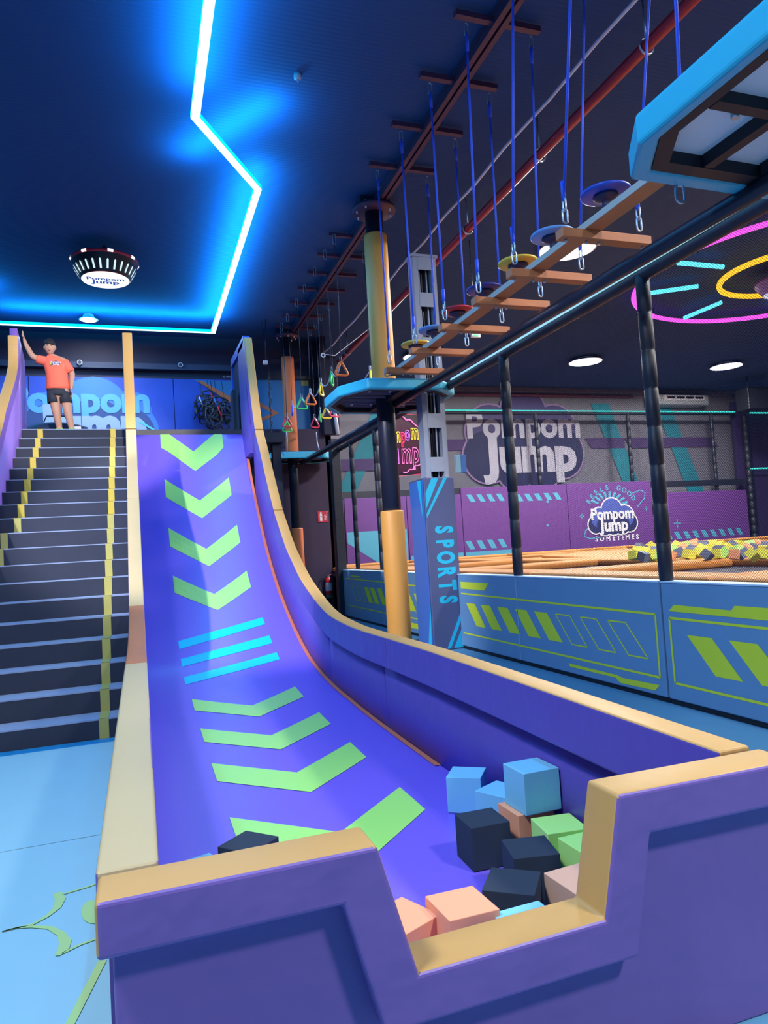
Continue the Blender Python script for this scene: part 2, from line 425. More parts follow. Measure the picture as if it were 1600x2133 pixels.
def cut(path, y0, y1):
    P = [p for p in path if y0 - 1e-6 < p[0] < y1 + 1e-6]
    def z_at(y):
        if y <= path[0][0]: return path[0][1]
        for a, b in zip(path, path[1:]):
            if a[0] <= y <= b[0]: return a[1] + (b[1] - a[1]) * (y - a[0]) / max(b[0] - a[0], 1e-9)
        return path[-1][1]
    if not P or P[0][0] > y0 + .01: P = [(y0, z_at(y0))] + P
    if P[-1][0] < y1 - .01: P.append((y1, z_at(y1)))
    return P
fYZ = lambda a, b, t: (t, a, b)
def slide_z(y):
    for a, b in zip(SP, SP[1:]):
        if a[0] <= y <= b[0]: return a[1] + (b[1] - a[1]) * (y - a[0]) / max(b[0] - a[0], 1e-9)
    return 0 if y < 2 else 3.8
def rail_z(y):
    for a, b in zip(RP, RP[1:]):
        if a[0] <= y <= b[0]: return a[1] + (b[1] - a[1]) * (y - a[0]) / max(b[0] - a[0], 1e-9)
    return .78 if y < 3 else 5.33
G = .004
# right-hand rail of the slide
rr = thing('padded_rail', 'violet padded side wall with mustard top between slide and blue barrier', 'padding', (1.9, 7, 0))
joints = [1.965, 5.45, 7.87, 10.16, 11.47, 12.17]
for a, b in zip(joints, joints[1:]):
    cap(cut(RP, a + G, b - G), .25, fYZ, 1.83, 1.97, yellow, purple_in, 'rail_pad', rr)
def body(y0, y1, x0, x1, parent, m, back=False, zt=None):
    c = MB(); ys = [y0 + (y1 - y0) * i / 12 for i in range(13)]; zt = zt or (lambda y: rail_z(y) - .2)
    top = [(y, max(zt(y), .1)) for y in ys]; bot = [(y, max(0, slide_z(y) - .12) if y < 12.99 else 3.3) for y in ys]
    for x in (x0, x1): c.grid([[(x, *bot[i]), (x, (bot[i][0] + top[i][0]) / 2, (bot[i][1] + top[i][1]) / 2), (x, *top[i])] for i in range(13)], m)
    c.grid([[(x0, *t), (x1, *t)] for t in top], m); c.grid([[(x0, *t), (x1, *t)] for t in bot], m)
    for i in (0, 12): c.face([(x0, *bot[i]), (x1, *bot[i]), (x1, *top[i]), (x0, *top[i])], m)
    return c.build('side_panel', parent)
for a, b in ((1.95, 5.75), (5.75, 7.6), (7.6, 10.1), (10.1, 11.6), (11.6, 12.2)):
    body(a + G, b - G, 1.906, 1.955, rr, purple_in)
# wing behind its top: blue frame round a dark net
wing = thing('side_guard', 'blue framed guard panel beside the top of the slide', 'guard', (1.9, 13, 3.8))
gp = [(12.17, 5.36), (12.45, 5.42), (14.1, 5.44), (14.17, 5.3), (14.1, 4.7)]
blue_fr = mat('bright_blue_vinyl', srgb(30, 90, 220), .45)
f = MB(); LL, RRr = stroke([(12.3, 5.30), (14.05, 5.36), (14.1, 4.6)], .16)
for i in range(2): f.prism([LL[i], LL[i + 1], RRr[i + 1], RRr[i]], fYZ, 1.84, 1.95, blue_fr)
f.build('frame', wing)
MB().box(1.88, 1.92, 12.2, 14.0, 3.8, 5.3, mat('dark_mesh_infill', srgb(18, 34, 70), .8)).build('infill', wing)
MB().box(1.84, 1.97, 12.2, 13.05, 3.3, 5.32, purple_in).build('post', wing)
r_ = MB()
for k in range(5): r_.box(1.74, 1.80, 13.3 + k * .07, 13.35 + k * .07, 3.8, 4.66, black_v)
r_.build('ribbed_roll', wing)

# divider between the stairs and the slide
dv = thing('padded_rail', 'cream topped padded wall between the dark stairs and the slide', 'padding', (-.06, 7, 0))
DP = smooth_path([(1.95, .78), (4.49, .81), (5.49, .82), (6.3, .83), (6.89, .87), (7.37, .95), (7.87, 1.10), (8.3, 1.34), (8.8, 1.64), (9.41, 2.01), (10.0, 2.38), (10.5, 2.72), (11.0, 3.12), (11.47, 3.60), (11.86, 4.47), (12.04, 5.0), (12.17, 5.33)], 3)
def dv_z(y):
    for a, b in zip(DP, DP[1:]):
        if a[0] <= y <= b[0]: return a[1] + (b[1] - a[1]) * (y - a[0]) / max(b[0] - a[0], 1e-9)
    return .78 if y < 3 else 5.33
dj = [(1.95, 5.5, cream), (5.5, 7.87, tan), (7.87, 10.05, cream), (10.05, 11.47, cream), (11.47, 12.17, yellow)]  # top pad mustard: downlight glow put into its colour
for a, b, m in dj:
    o = cap(cut(DP, a + G, b - G), .14 if a < 3 else .25, fYZ, -.14, .012, m, purple, 'rail_pad', dv)
    if m is tan: o['label'] = 'tan brown pad'
for a, b in ((1.95, 5.75), (5.75, 7.6), (7.6, 10.1), (10.1, 11.6), (11.6, 12.2)):
    body(a + G, b - G, -.115, -.012, dv, purple, zt=lambda y: dv_z(y) - (.1 if y < 5.6 else .2))
# outer rail of the stairs
SR = [(7.0, .95), (8.3, 1.72), (9.6, 2.55), (10.6, 3.33), (11.26, 3.88), (11.98, 4.41), (12.38, 4.75), (12.46, 4.98), (12.49, 5.46)]
SRP = smooth_path(SR, 3)
sr = thing('padded_rail', 'lilac padded wall with mustard edge climbing the outer side of the stairs', 'padding', (-1.8, 10, 0))
for a, b in ((7.0, 9.6), (9.6, 12.49)):
    cap(cut(SRP, a + G, b - G), .2, fYZ, -1.87, -1.72, yellow, lilac, 'rail_pad', sr)
def sr_z(y):
    for a, b in zip(SRP, SRP[1:]):
        if a[0] <= y <= b[0]: return a[1] + (b[1] - a[1]) * (y - a[0]) / max(b[0] - a[0], 1e-9)
    return 5.4
c = MB(); ys = [7 + 5.45 * i / 20 for i in range(21)] + [12.5, 12.9, 13.25]
tops = [min(sr_z(y) - .1, 5.4) if y < 12.46 else 5.42 - max(0, y - 12.55) * .5 for y in ys]
for x in (-1.84, -1.72 - .01): c.grid([[(x, y, 0), (x, y, t * .5), (x, y, t)] for y, t in zip(ys, tops)], lilac)
c.grid([[(-1.84, y, t), (-1.73, y, t)] for y, t in zip(ys, tops)], lilac)
c.face([(-1.84, ys[-1], 0), (-1.73, ys[-1], 0), (-1.73, ys[-1], tops[-1]), (-1.84, ys[-1], tops[-1])], lilac)
c.build('side_panel', sr)

# front wall of the pit with the lowered gate
fw = thing('pit_front_wall', 'violet padded front wall of the foam pit with a lowered mustard entry notch', 'padding', (.9, 1.86, 0))
fXZ = lambda a, b, t: (a, t, b)
FP = [(-.13, .78), (.54, .78), (.635, .44), (1.205, .448), (1.278, .785), (1.97, .78)]
cap([(-.132, .78), (.542, .78), (.635, .44), (1.205, .448), (1.278, .785), (1.97, .78)], .13, fXZ, 1.78, 1.935, yellow, purple, 'top_pad', fw, .012)
poly = [(-.10, 0), (-.10, .69), (.46, .69), (.57, .35), (1.27, .35), (1.36, .69), (1.955, .69), (1.955, 0)]
MB().prism(poly, fXZ, 1.835, 1.91, purple).build('wall_panel', fw, .006)
# ================================================================== STAIRS
st = thing('staircase', 'steep dark padded staircase with yellow guide tapes beside the slide', 'stairs', (-.9, 9, 0))
X0, X1 = -1.725, -.143
for n in range(1, 20):
    y = 6.79 + .3225 * (n - 1); z = .2 * n; y1 = y + .3225 if n < 19 else 13.0
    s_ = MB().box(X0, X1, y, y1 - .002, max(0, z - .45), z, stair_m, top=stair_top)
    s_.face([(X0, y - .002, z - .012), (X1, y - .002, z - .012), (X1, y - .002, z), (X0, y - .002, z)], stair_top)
    for xt, tm in (((-1.46 if n > 10 else -1.565), tape_y if n > 11 else tape_g), (-.355 if n > 9 else -.365, tape_y if n > 11 else tape_g)):
        s_.face([(xt - .04, y - .003, max(0, z - .2)), (xt + .04, y - .003, max(0, z - .2)), (xt + .04, y - .003, z), (xt - .04, y - .003, z)], tm)
        s_.face([(xt - .04, y - .003, z + .003), (xt + .04, y - .003, z + .003), (xt + .04, y1, z + .003), (xt - .04, y1, z + .003)], tm)
    s_.build('step', st)
# dark slab the stairs and slide start from
pf = thing('start_platform', 'dark raised platform at the head of the stairs and slide', 'platform', (0, 15, 0))
MB().box(-3.2, 2.6, 13.03, 18.0, 3.62, 3.8, black_v).build('deck', pf)
MB().box(-.0, 1.9, 13.0, 13.06, 3.76, 3.86, black_v).build('lip', pf)
for x in (-3.1, 2.5): MB().box(x - .08, x + .08, 13.2, 13.36, 0, 3.62, steel_dark).build('post', pf)

# ================================================================== FLOOR MATS (left)
fXY = lambda z: (lambda a, b: (a, b, z))
def floor_mat(x0, x1, y0, y1, label, decor=None):
    m_ = MB().box(x0, x1, y0, y1, 0.001, .03, blue_mat)
    if decor: decor(m_)
    return tag(m_.build('floor_mat', None, 0), label, 'mat', 'pale blue floor mats left of the pit')
def star(m_):
    fn = fXY(.0335); q = 0.297
    P = lambda l: [tuple(at(a * q, 1500 + b * q, 2, .03)[:2]) for a, b in l]
    stroke_faces(m_, P([(700, 1140), (640, 1165), (560, 1190), (440, 1225)]), .014, fn, green_d2)
    stroke_faces(m_, P([(400, 1215), (425, 1260), (400, 1320), (330, 1380), (230, 1435), (15, 1488)]), [.035, .045, .035, .022, .016, .01], fn, green_d2)
    stroke_faces(m_, P([(15, 1488), (120, 1460), (230, 1452), (350, 1460), (430, 1505), (458, 1560), (445, 1610), (405, 1658)]), [.008, .014, .02, .025, .032, .045, .045, .02], fn, green_d2)
    stroke_faces(m_, P([(440, 1640), (560, 1580), (700, 1530)]), .014, fn, green_d2)
    m_.face([fn(*p) for p in P([(650 + 80 * math.cos(t * PI / 12), 1350 + 82 * math.sin(t * PI / 12)) for t in range(24)])][::-1], green_d2)
    stroke_faces(m_, P([(720, 1690), (490, 2140), (360, 2400)]), .032, fn, green_d2)
green_d2 = mat('pale_lime_print', srgb(168, 205, 130), .5)
floor_mat(-1.87, -.145, 4.41, 6.62, 'plain pale blue floor mat lying at the foot of the dark stairs')
floor_mat(-1.87, -.145, 1.2, 4.40, 'pale blue floor mat printed with a lime star outline beside the pit', star)
tag(MB().box(-1.87, -.145, 6.625, 6.78, .001, .028, blue_edge).build('mat_edge'), 'deep blue strip between the foot of the stairs and the pale mat', 'mat')

# ================================================================== FOAM CUBES IN THE PIT
def cube(loc, m, label, rot=(0, 0, 0), s=.2, grp='foam cubes in the slide pit', name='foam_cube'):
    c = MB().box(-s / 2, s / 2, -s / 2, s / 2, -s / 2, s / 2, m); o = c.build(name, None, .003)
    o.location = loc; o.rotation_euler = [math.radians(a) for a in rot]
    return tag(o, label, 'foam cube', grp)
Z = .112
cube((1.735, 3.845, Z), fblue, 'sky blue foam cube farthest back, at the foot of the coral edge strip', (0, 0, -36))
cube((1.775, 3.50, Z), fblue, 'sky blue foam cube half hidden behind the raised blue cube', (0, 0, 27))
cube((1.795, 3.20, .313), fblue, 'sky blue foam cube raised on top of the others by the side wall', (0, 0, 1))
cube((1.765, 3.225, Z), fsalmon, 'salmon foam cube wedged under the raised blue cube', (0, 0, 1))
cube((1.505, 3.19, Z), fblack, 'charcoal foam cube standing alone left of the salmon one, tallest black face', (0, 0, -2))
cube((1.79, 2.96, Z), fgreen, 'lime green foam cube in front of the raised blue cube', (0, 0, -8))
cube((1.80, 2.73, Z - .002), fgreen, 'lime green foam cube tucked against the mustard gate post', (0, 0, 2))
cube((1.54, 2.80, Z), fblack, 'charcoal foam cube touching both lime cubes', (0, 0, -13))
cube((1.32, 2.56, Z), fblack, 'charcoal foam cube nearest the notch, turned cornerwise', (0, 0, -38))
cube((1.57, 2.47, Z), ftan, 'tan foam cube half hidden by the mustard gate post', (0, 0, 4))
cube((1.235, 2.28, Z - .0), fblue, 'sky blue foam cube peeping over the bottom pad of the notch', (0, 0, 2))
cube((1.045, 2.44, .14), fsalmon, 'bright salmon foam cube seen through the notch, left of the blue one', (0, 2, 3), .2)
cube((.835, 2.50, .112), fsalmon, 'salmon foam cube turned cornerwise at the slanted notch edge', (0, 0, 24))
cube((.645, 2.72, Z), fyellow, 'pale yellow foam cube just peeping past the notch edge', (0, 0, 8))
cube((.42, 3.44, Z), fblack, 'charcoal foam cube behind the far end of the front wall, on the chevron', (0, 0, 42))
cube((.175, 3.30, Z - .01), fblue, 'sky blue foam cube in the corner by the cream rail', (0, 0, 17))
cube((1.46, 2.20, Z - .004), fblack, 'charcoal foam cube in the gap below the tan cube', (0, 0, -10))

# ================================================================== CEILING LED LINE
led = thing('led_line', 'glowing icy blue LED line zigzagging over the dark ceiling', 'light', (.9, 8, CEIL))
pts = LED
core = MB(); edge = MB()
L1, R1 = stroke([Vector(p) for p in pts], .125)
def miter(path, wd):
    o = []
    for i in range(len(path)):
        a = path[max(i - 1, 0)]; p = path[i]; b = path[min(i + 1, len(path) - 1)]
        def nn(u, v): l = math.hypot(v[0] - u[0], v[1] - u[1]); return (-(v[1] - u[1]) / l, (v[0] - u[0]) / l)
        n1 = nn(a, p) if i else nn(p, b); n2 = nn(p, b) if i < len(path) - 1 else n1
        mx, my = n1[0] + n2[0], n1[1] + n2[1]; k = wd / 2 * 2 / (mx * mx + my * my)
        o.append(((p[0] + mx * k, p[1] + my * k), (p[0] - mx * k, p[1] - my * k)))
    return o
A = miter(pts, .105)
for (l0, r0), (l1, r1) in zip(A, A[1:]):
    core.face([(*l0, LZ), (*l1, LZ), (*r1, LZ), (*r0, LZ)], led_core)
    for u, v in ((l0, l1), (r0, r1)): edge.face([(*u, LZ), (*v, LZ), (*v, LZ + .06), (*u, LZ + .06)], led_edge)
    edge.face([(*l0, LZ + .06), (*l1, LZ + .06), (*r1, LZ + .06), (*r0, LZ + .06)], led_edge)
core.build('diffuser', led); edge.build('channel', led)

# ================================================================== ROUND CEILING LIGHTS
def disc_light(x, y, r, label, grp='round white ceiling lights over the trampolines'):
    t = thing('ceiling_light', label, 'light', (x, y, CEIL), grp)
    MB().lathe([(r * .5, CEIL - .001), (r - .05, 7.0), (r, 6.99), (r, 6.985), (r - .03, 6.985)], white, (x, y), 40, False).build('rim', t)
    MB().lathe([(.01, 6.982), (r - .03, 6.982)], lamp_w, (x, y), 40, False).build('diffuser', t)
    return t
disc_light(7.9, 11.3, .55, 'large round ceiling light behind the second wooden step from the near end')
disc_light(7.9, 18.8, .53, 'round ceiling light low behind the last wooden step by the grey column')
disc_light(13.47, 18.75, .53, 'round white ceiling light left of the tall padded net post')
disc_light(19.1, 18.75, .53, 'round white ceiling light farthest right over the wall air conditioner')
disc_light(-.88, 16.73, .2, 'small glaring round downlight above the person on the platform', 'downlight over the start platform')

# saucer lamp
c0 = at(220, 583, 2, 6.5)
sa = thing('saucer_lamp', 'hanging saucer lamp with red rim and glowing white disc with logo', 'lamp', (c0.x, c0.y, 6.5))
cc = (c0.x, c0.y)
shd = MB().lathe([(.40, 6.5), (.50, 6.68), (.545, 6.78)], black, cc, 48, False); shd = shd.build('shade', sa)
rm_ = MB().lathe([(.545, 6.78), (.565, 6.80), (.555, 6.83), (.30, 6.9), (.05, 6.92)], red_m, cc, 48, False); rm_ = rm_.build('rim', sa)
MB().lathe([(.03, 6.9), (.03, CEIL)], steel_dark, cc, 10).build('stem', sa)
d_ = MB().lathe([(.005, 6.495), (.395, 6.495)], em('saucer_glow', (1, 1, 1), 1.15), cc, 48, False)
lb = em('saucer_logo', (.03, .12, .55), .6)
text_faces(d_, 'Pompom', .17, lambda a, b: (cc[0] + a, cc[1] + .05 - b * -1 * -1 + .0, 6.49) if False else (cc[0] + a, cc[1] - (b + .06), 6.49), lb, .03)
text_faces(d_, 'Jump', .22, lambda a, b: (cc[0] + a, cc[1] - (b - .09), 6.49), lb, .03)
d_.build('glowing_disc', sa, fix=False)
for k in range(26):
    a = 2 * PI * k / 26; ca, sa_ = math.cos(a), math.sin(a)
    t = Vector((-sa_, ca, 0)) * .016
    p0 = Vector((cc[0] + .432 * ca, cc[1] + .432 * sa_, 6.54)); p1 = Vector((cc[0] + .505 * ca, cc[1] + .505 * sa_, 6.67)); o_ = Vector((ca, sa_, -.5)) * .006
    tip = p1 + (p1 - p0) * .12
    MB().face([p0 - t + o_, p0 + t + o_, p1 + t + o_, tip + o_, p1 - t + o_], em('saucer_slot', (.7, .92, 1), 1.0)).build('light_slot', shd, fix=False)
for k in range(8):
    a = 2 * PI * k / 8 + .2
    rows = [[(cc[0] + r * math.cos(a + s), cc[1] + r * math.sin(a + s), z) for s in (-.08, 0, .08)] for r, z in ((.553, 6.785), (.572, 6.80), (.562, 6.832))]
    MB().grid(rows, em('saucer_bulb', (1, .95, .95), 1.6), smooth=False).build('rim_light', rm_, fix=False)

# neon wheel
nw = thing('neon_wheel_light', 'large magenta neon ring with cyan spokes and amber inner ring on the ceiling', 'light', (13.45, 11.25, 6.9))
ring = lambda r, rad, m, n=96: MB().tube([(13.45 + r * math.cos(2 * PI * i / n), 11.25 + r * math.sin(2 * PI * i / n), 6.9) for i in range(n)], rad, m, 8, True)
ring(3.2, .055, neon_pk).build('outer_ring', nw)
ring(1.4, .06, neon_yl).build('inner_ring', nw)
for a in (180, 146, 93, 50, 10, 325, 290, 225):
    a = math.radians(a)
    MB().tube([(13.45 + r * math.cos(a), 11.25 + r * math.sin(a), 6.9) for r in (1.85, 3.0)], .05, neon_cy).build('spoke', nw)
for a in range(0, 360, 45):
    a = math.radians(a + 20)
    MB().tube([(13.45 + 3.2 * math.cos(a), 11.25 + 3.2 * math.sin(a), z) for z in (6.9, CEIL)], .008, steel_dark, 6).build('hanger', nw)
hubl = thing('saucer_lamp', 'small saucer lamp in the middle of the amber neon ring', 'lamp', (13.3, 11.4, 6.6))
MB().lathe([(.36, 6.5), (.5, 6.7), (.5, 6.8), (.05, 6.9)], mat('mauve_shade', srgb(120, 100, 170), .4), (13.3, 11.4), 32, False).build('shade', hubl)
MB().lathe([(.03, 6.85), (.03, CEIL)], steel_dark, (13.3, 11.4), 8).build('stem', hubl)
MB().lathe([(.01, 6.495), (.355, 6.495)], em('soft_white', (.8, .8, 1), .9), (13.3, 11.4), 32, False).build('glowing_disc', hubl)

# ================================================================== CEILING BEAM, PIPES
bm_ = thing('ceiling_beam', 'dark maroon steel beam with short cross arms above the rope course', 'beam', (3.8, 10, 7))
bb = MB()
for x in (3.755, 3.845): bb.box(x - .03, x + .03, -1, 17.9, 6.94, 7.06, maroon)
bb.box(3.72, 3.88, -1, 17.9, 7.02, 7.09, maroon); bb.build('rail', bm_)
arms = [9.3 - .98 * i for i in range(0, 7)] + [11.6 + .85 * i for i in range(0, 7)]
for y in arms: MB().box(3.30, 4.30, y - .035, y + .035, 6.98, 7.04, maroon).build('cross_arm', bm_)
def pole_at(x, y, r, z0, z1, m, n=28): return MB().lathe([(r, z0), (r, z1)], m, (x, y), n)
def column(x, y, r, label, pads, ztop=7.0, flange=True, zb=0):
    t = thing('round_column', label, 'column', (x, y, 0))
    pole_at(x, y, r * .88, zb, ztop, steel_dark).build('pole', t)
    for z0, z1, m in pads:
        MB().lathe([(r * .9, z0), (r + .012, z0 + .004), (r + .02, z0 + .03), (r + .02, z1 - .03), (r + .012, z1 - .004), (r * .9, z1)], m, (x, y), 32).build('pad_sleeve', t)
    if flange:
        fl = MB().lathe([(r * .9, 6.86), (r * 2.1, 6.87), (r * 2.1, 6.93), (r * .9, 6.94)], maroon, (x, y), 32).build('flange', t)
        for k in range(8): a = k * PI / 4; MB().lathe([(.014, 6.83), (.014, 6.97)], galv, (x + r * 1.7 * math.cos(a), y + r * 1.7 * math.sin(a)), 8).build('bolt', fl)
        fb = MB().box(x - .25, x + .25, y - .1, y + .1, 6.94, 7.09, steel_dark); fb.build('bracket', t)
    return t
column(3.73, 10.42, .165, 'near round column with mustard pads above and below the sky blue platform', [(0.001, 2.11, orange_p), (3.96, 6.5, orange_p)])
column(3.62, 17.1, .135, 'far round column with orange pads beyond the hanging rings', [(0.001, 2.15, orange2), (4.0, 6.38, orange2)])

pp = thing('sprinkler_pipe', 'red sprinkler pipe running under the ceiling beside the rope course', 'pipe', (5.2, 10, 6.6))
MB().tube([(5.24, -1, 6.6), (5.2, 8, 6.6), (5.25, 18, 6.6), (5.3, 22.9, 6.6)], .065, red_pipe, 12).build('pipe', pp)
for y in (3.5, 5.8, 7.9, 10.1, 12.4, 14.8, 17.2):
    g_ = MB(); g_.tube([(5.21 + .085 * math.cos(a * PI / 6), y, 6.6 + .085 * math.sin(a * PI / 6)) for a in range(12)], .012, galv, 6, True)
    g_.tube([(5.21, y, 6.68), (5.21, y, CEIL)], .01, galv, 6); g_.build('clamp', pp)
cb = MB(); cb.tube([(4.75, -1, 6.75)] + [(4.78 + .02 * math.sin(y * 3), y, 6.72) for y in range(1, 18)] + [(4.6, 17.5, 6.6)], .02, rope_w, 8)
tag(cb.build('conduit'), 'thin pale conduit running parallel to the red pipe', 'conduit')

# ================================================================== PLATFORMS
def octa(cx, cy, hx, hy, c): return [(cx - hx, cy - hy + c), (cx - hx + c, cy - hy), (cx + hx - c, cy - hy), (cx + hx, cy - hy + c), (cx + hx, cy + hy - c), (cx + hx - c, cy + hy), (cx - hx + c, cy + hy), (cx - hx, cy + hy - c)]
def platform(label, poly, z0, z1, loc, grp, panels):
    t = thing('rope_course_platform', label, 'platform', (*loc, z0), grp)
    cx, cy = loc
    inn = [(cx + (x - cx) * .9, cy + (y - cy) * .9) for x, y in poly]
    r = MB(); n = len(poly)
    for i in range(n):
        j = (i + 1) % n
        mid = lambda p, k: p
        P = [poly[i], poly[j]]; Q = [inn[i], inn[j]]
        r.face([(*P[0], z0), (*P[1], z0), (*P[1], z1), (*P[0], z1)], sky); r.face([(*Q[0], z0), (*Q[1], z0), (*Q[1], z1), (*Q[0], z1)], sky)
        r.face([(*P[0], z0), (*P[1], z0), (*Q[1], z0), (*Q[0], z0)], sky); r.face([(*P[0], z1), (*P[1], z1), (*Q[1], z1), (*Q[0], z1)], sky)
    r.build('padded_rim', t, .03)
    MB().prism(inn, lambda a, b, c: (a, b, c), z0 + .09, z1 - .02, plate if panels else frame_k).build('deck', t)
    fr = MB()
    fi = [(cx + (x - cx) * .82, cy + (y - cy) * .82) for x, y in poly]
    for i in range(n):
        j = (i + 1) % n; fr.face([(*inn[i], z0 + .01), (*inn[j], z0 + .01), (*fi[j], z0 + .01), (*fi[i], z0 + .01)], frame_k)
        fr.face([(*fi[i], z0 + .01), (*fi[j], z0 + .01), (*fi[j], z0 + .09), (*fi[i], z0 + .09)], frame_k)
    xs_ = [p[0] for p in fi]; ys_ = [p[1] for p in fi]; x0, x1, y0, y1 = min(xs_), max(xs_), min(ys_), max(ys_)
    if panels:
        for k in (.34, .67): x = x0 + (x1 - x0) * k; fr.box(x - .035, x + .035, y0 + .02, y1 - .02, z0 + .01, z0 + .09, frame_k)
        for k in (.25, .5, .75): y = y0 + (y1 - y0) * k; fr.box(x0 + .02, x1 - .02, y - .035, y + .035, z0 + .02, z0 + .09, frame_k)
    else:
        for k in (.15, .3, .45, .6, .75, .88):
            y = y0 + (y1 - y0) * k; i_ = .22 if k in (.15, .88) else .05; fr.box(x0 + i_, x1 - i_, y - .012, y + .012, z0 + .055, z0 + .09, mat('slat_edge', srgb(110, 105, 140), .5))
        fr.box(cx - .06, cx + .06, y0 + .02, y1 - .02, z0 + .01, z0 + .09, frame_k)
    fr.build('underframe', t)
    k = 0
    for u in (.2, .5, .8):
        for v in (.2, .8):
            bx, by = x0 + (x1 - x0) * (u if u != .5 else .42), y0 + (y1 - y0) * v
            MB().lathe([(.022, z0 + .05), (.022, z0 + .09)], galv, (bx, by), 8).build('bolt', t)
    return t
PG = 'sky blue octagonal platforms of the rope course'
platform('sky blue rimmed octagonal platform around the near round column', [(2.83, 9.95), (3.12, 9.4), (4.2, 9.36), (4.62, 9.75), (4.62, 10.9), (4.2, 11.25), (3.15, 11.25), (2.83, 10.75)], 3.79, 3.95, (3.73, 10.35), PG, False)
platform('pale blue rimmed platform around the far round column', octa(3.62, 17.05, .98, .98 - .45, .3), 3.79, 3.95, (3.62, 17.05), PG, False)
platform('sky blue rimmed platform overhead with pale grey underside panels', [(2.80, 1.2), (2.80, 3.25), (3.02, 3.6), (4.15, 3.62), (4.5, 3.3), (4.5, 1.3), (4.2, 1.0), (3.0, 1.0)], 3.76, 3.95, (3.65, 2.35), PG, True)
column(3.65, 1.7, .165, 'round column carrying the overhead platform beyond the frame', [(0.001, 2.1, orange_p)], flange=False, ztop=7.05)

# ------------------------------------------------------------------ beams of tube and padded net frame
tb = thing('tube_beam', 'long dark blue grey steel tube linking the platforms, nearest the camera side', 'beam', (3.9, 8, 3.75))
MB().tube([(3.93, 1.2, 3.72), (3.9, 5, 3.74), (3.86, 10.28, 3.77)], .062, steel_dark, 20).build('tube', tb)
tb2 = thing('tube_beam', 'far length of dark steel tube between the two round columns', 'beam', (3.9, 13, 3.72))
MB().tube([(3.95, 10.55, 3.72), (3.82, 17.0, 3.74)], .062, steel_dark, 20).build('tube', tb2)

def padded_post(x, y, z0, z1, r, label, grp='black padded posts of the trampoline net', cat='post'):
    t = thing('padded_post', label, cat, (x, y, z0), grp)
    prof = []; z = z0; n = max(3, int((z1 - z0) / .32)); h = (z1 - z0) / n
    for i in range(n):
        a = z0 + h * i; prof += [(r * .88, a), (r * (1 + .05 * (i % 2)), a + .012), (r * (1.04), a + h * .5), (r, a + h - .012), (r * .88, a + h)]
    MB().lathe(prof, black_v, (x, y), 16).build('foam_sleeve', t)
    MB().lathe([(r * .5, z1), (r * .5, z1 + .02)], steel_dark, (x, y), 10).build('end_cap', t)
    return t
padded_post(4.47, 5.27, 1.09, 3.9, .062, 'tall black padded net post in front of the violet logo pad')
padded_post(4.47, 7.93, 1.09, 3.9, .062, 'black padded net post left of the large grey logo letter J')
padded_post(4.47, 13.2, 1.12, 3.9, .06, 'black padded net post just left of the mustard column')
padded_post(4.47, 14.9, 1.12, 3.9, .05, 'thin black padded net post between the service wall and mustard column')
tag(MB().box(4.28, 4.5, 15.9, 16.15, 0, 4.15, black_v).build('corner_post', None, .02), 'square black padded corner post at the end of the blue barrier', 'post')
nt_ = thing('net_top_rail', 'black padded top rail of the net with an icy LED line', 'rail', (4.47, 9, 3.95))
MB().tube([(4.47, y / 2, 3.90) for y in range(3, 33)], [.058 + .004 * (i % 2) for i in range(30)], black_v, 14).build('foam_sleeve', nt_)
MB().tube([(4.405, 1.6, 3.945), (4.405, 9.4, 3.945)], .013, led_ice, 8).build('led_strip', nt_)
sn = thing('safety_net', 'fine black safety net between the barrier and the padded top rail', 'net', (4.5, 9, 1.1))
for a, b in ((1.5, 5.2), (5.34, 7.86), (8.0, 13.1), (13.3, 15.9)):
    MB().face([(4.5, a, 1.1), (4.5, b, 1.1), (4.5, b, 3.9), (4.5, a, 3.9)], net_m).build('net_panel', sn)

# ================================================================== HANGING STEPS
def link(mb_, c, h, w_, r, m, flat='x'):
    P = []
    for i in range(16):
        a = 2 * PI * i / 16; u = w_ * math.cos(a); v = (h - w_) * (1 if math.sin(a) > 0 else -1) * (abs(math.sin(a)) > 1e-6) + w_ * math.sin(a)
        P.append(Vector(c) + (Vector((u, 0, v)) if flat == 'x' else Vector((0, u, v))))
    mb_.tube(P, r, m, 6, True)
def hanging_rope(top, bot, rope, label, grp, r=.011, parent=None, chain=True):
    t = thing('hanging_rope', label, 'rope', tuple(top), grp) 
    top = Vector(top); bot = Vector(bot)
    a = top + (bot - top) * .02; b = bot + Vector((0, 0, .22)) if chain else bot + Vector((0, 0, .03))
    off = Vector((.006, 0, 0))
    m_ = MB(); m_.tube([a - Vector((0, 0, .12)) - off, b - off], r * .62, rope, 6); m_.tube([a - Vector((0, 0, .12)) + off, b + off], r * .62, rope, 6)
    m_.tube([a - Vector((0, 0, .12)), a - Vector((0, 0, .3))], r * 1.7, rope, 6)
    if chain: m_.tube([b, b + Vector((0, 0, .16))], r * 1.7, rope, 6)
    m_.build('cord', t)
    l_ = MB(); link(l_, a - Vector((0, 0, .07)), .07, .022, .006, galv); l_.build('carabiner', t)
    if chain:
        l_ = MB(); link(l_, b - Vector((0, 0, .04)), .055, .022, .007, galv, 'y'); l_.build('shackle', t)
        l_ = MB(); link(l_, b - Vector((0, 0, .135)), .06, .024, .008, galv); l_.build('chain_link', t)
    return t
SY = [(9.3, 9.3), (8.32, 8.33), (7.34, 7.37), (6.36, 6.5), (5.38, 5.75), (4.40, 4.9)]
SN = ['hanging wooden cross step nearest the round column', 'second wooden cross step from the round column', 'third wooden cross step from the round column', 'fourth wooden cross step from the round column', 'fifth wooden cross step from the round column', 'wooden cross step nearest the overhead platform']
SHORT = ['first', 'second', 'third', 'fourth', 'fifth', 'sixth']
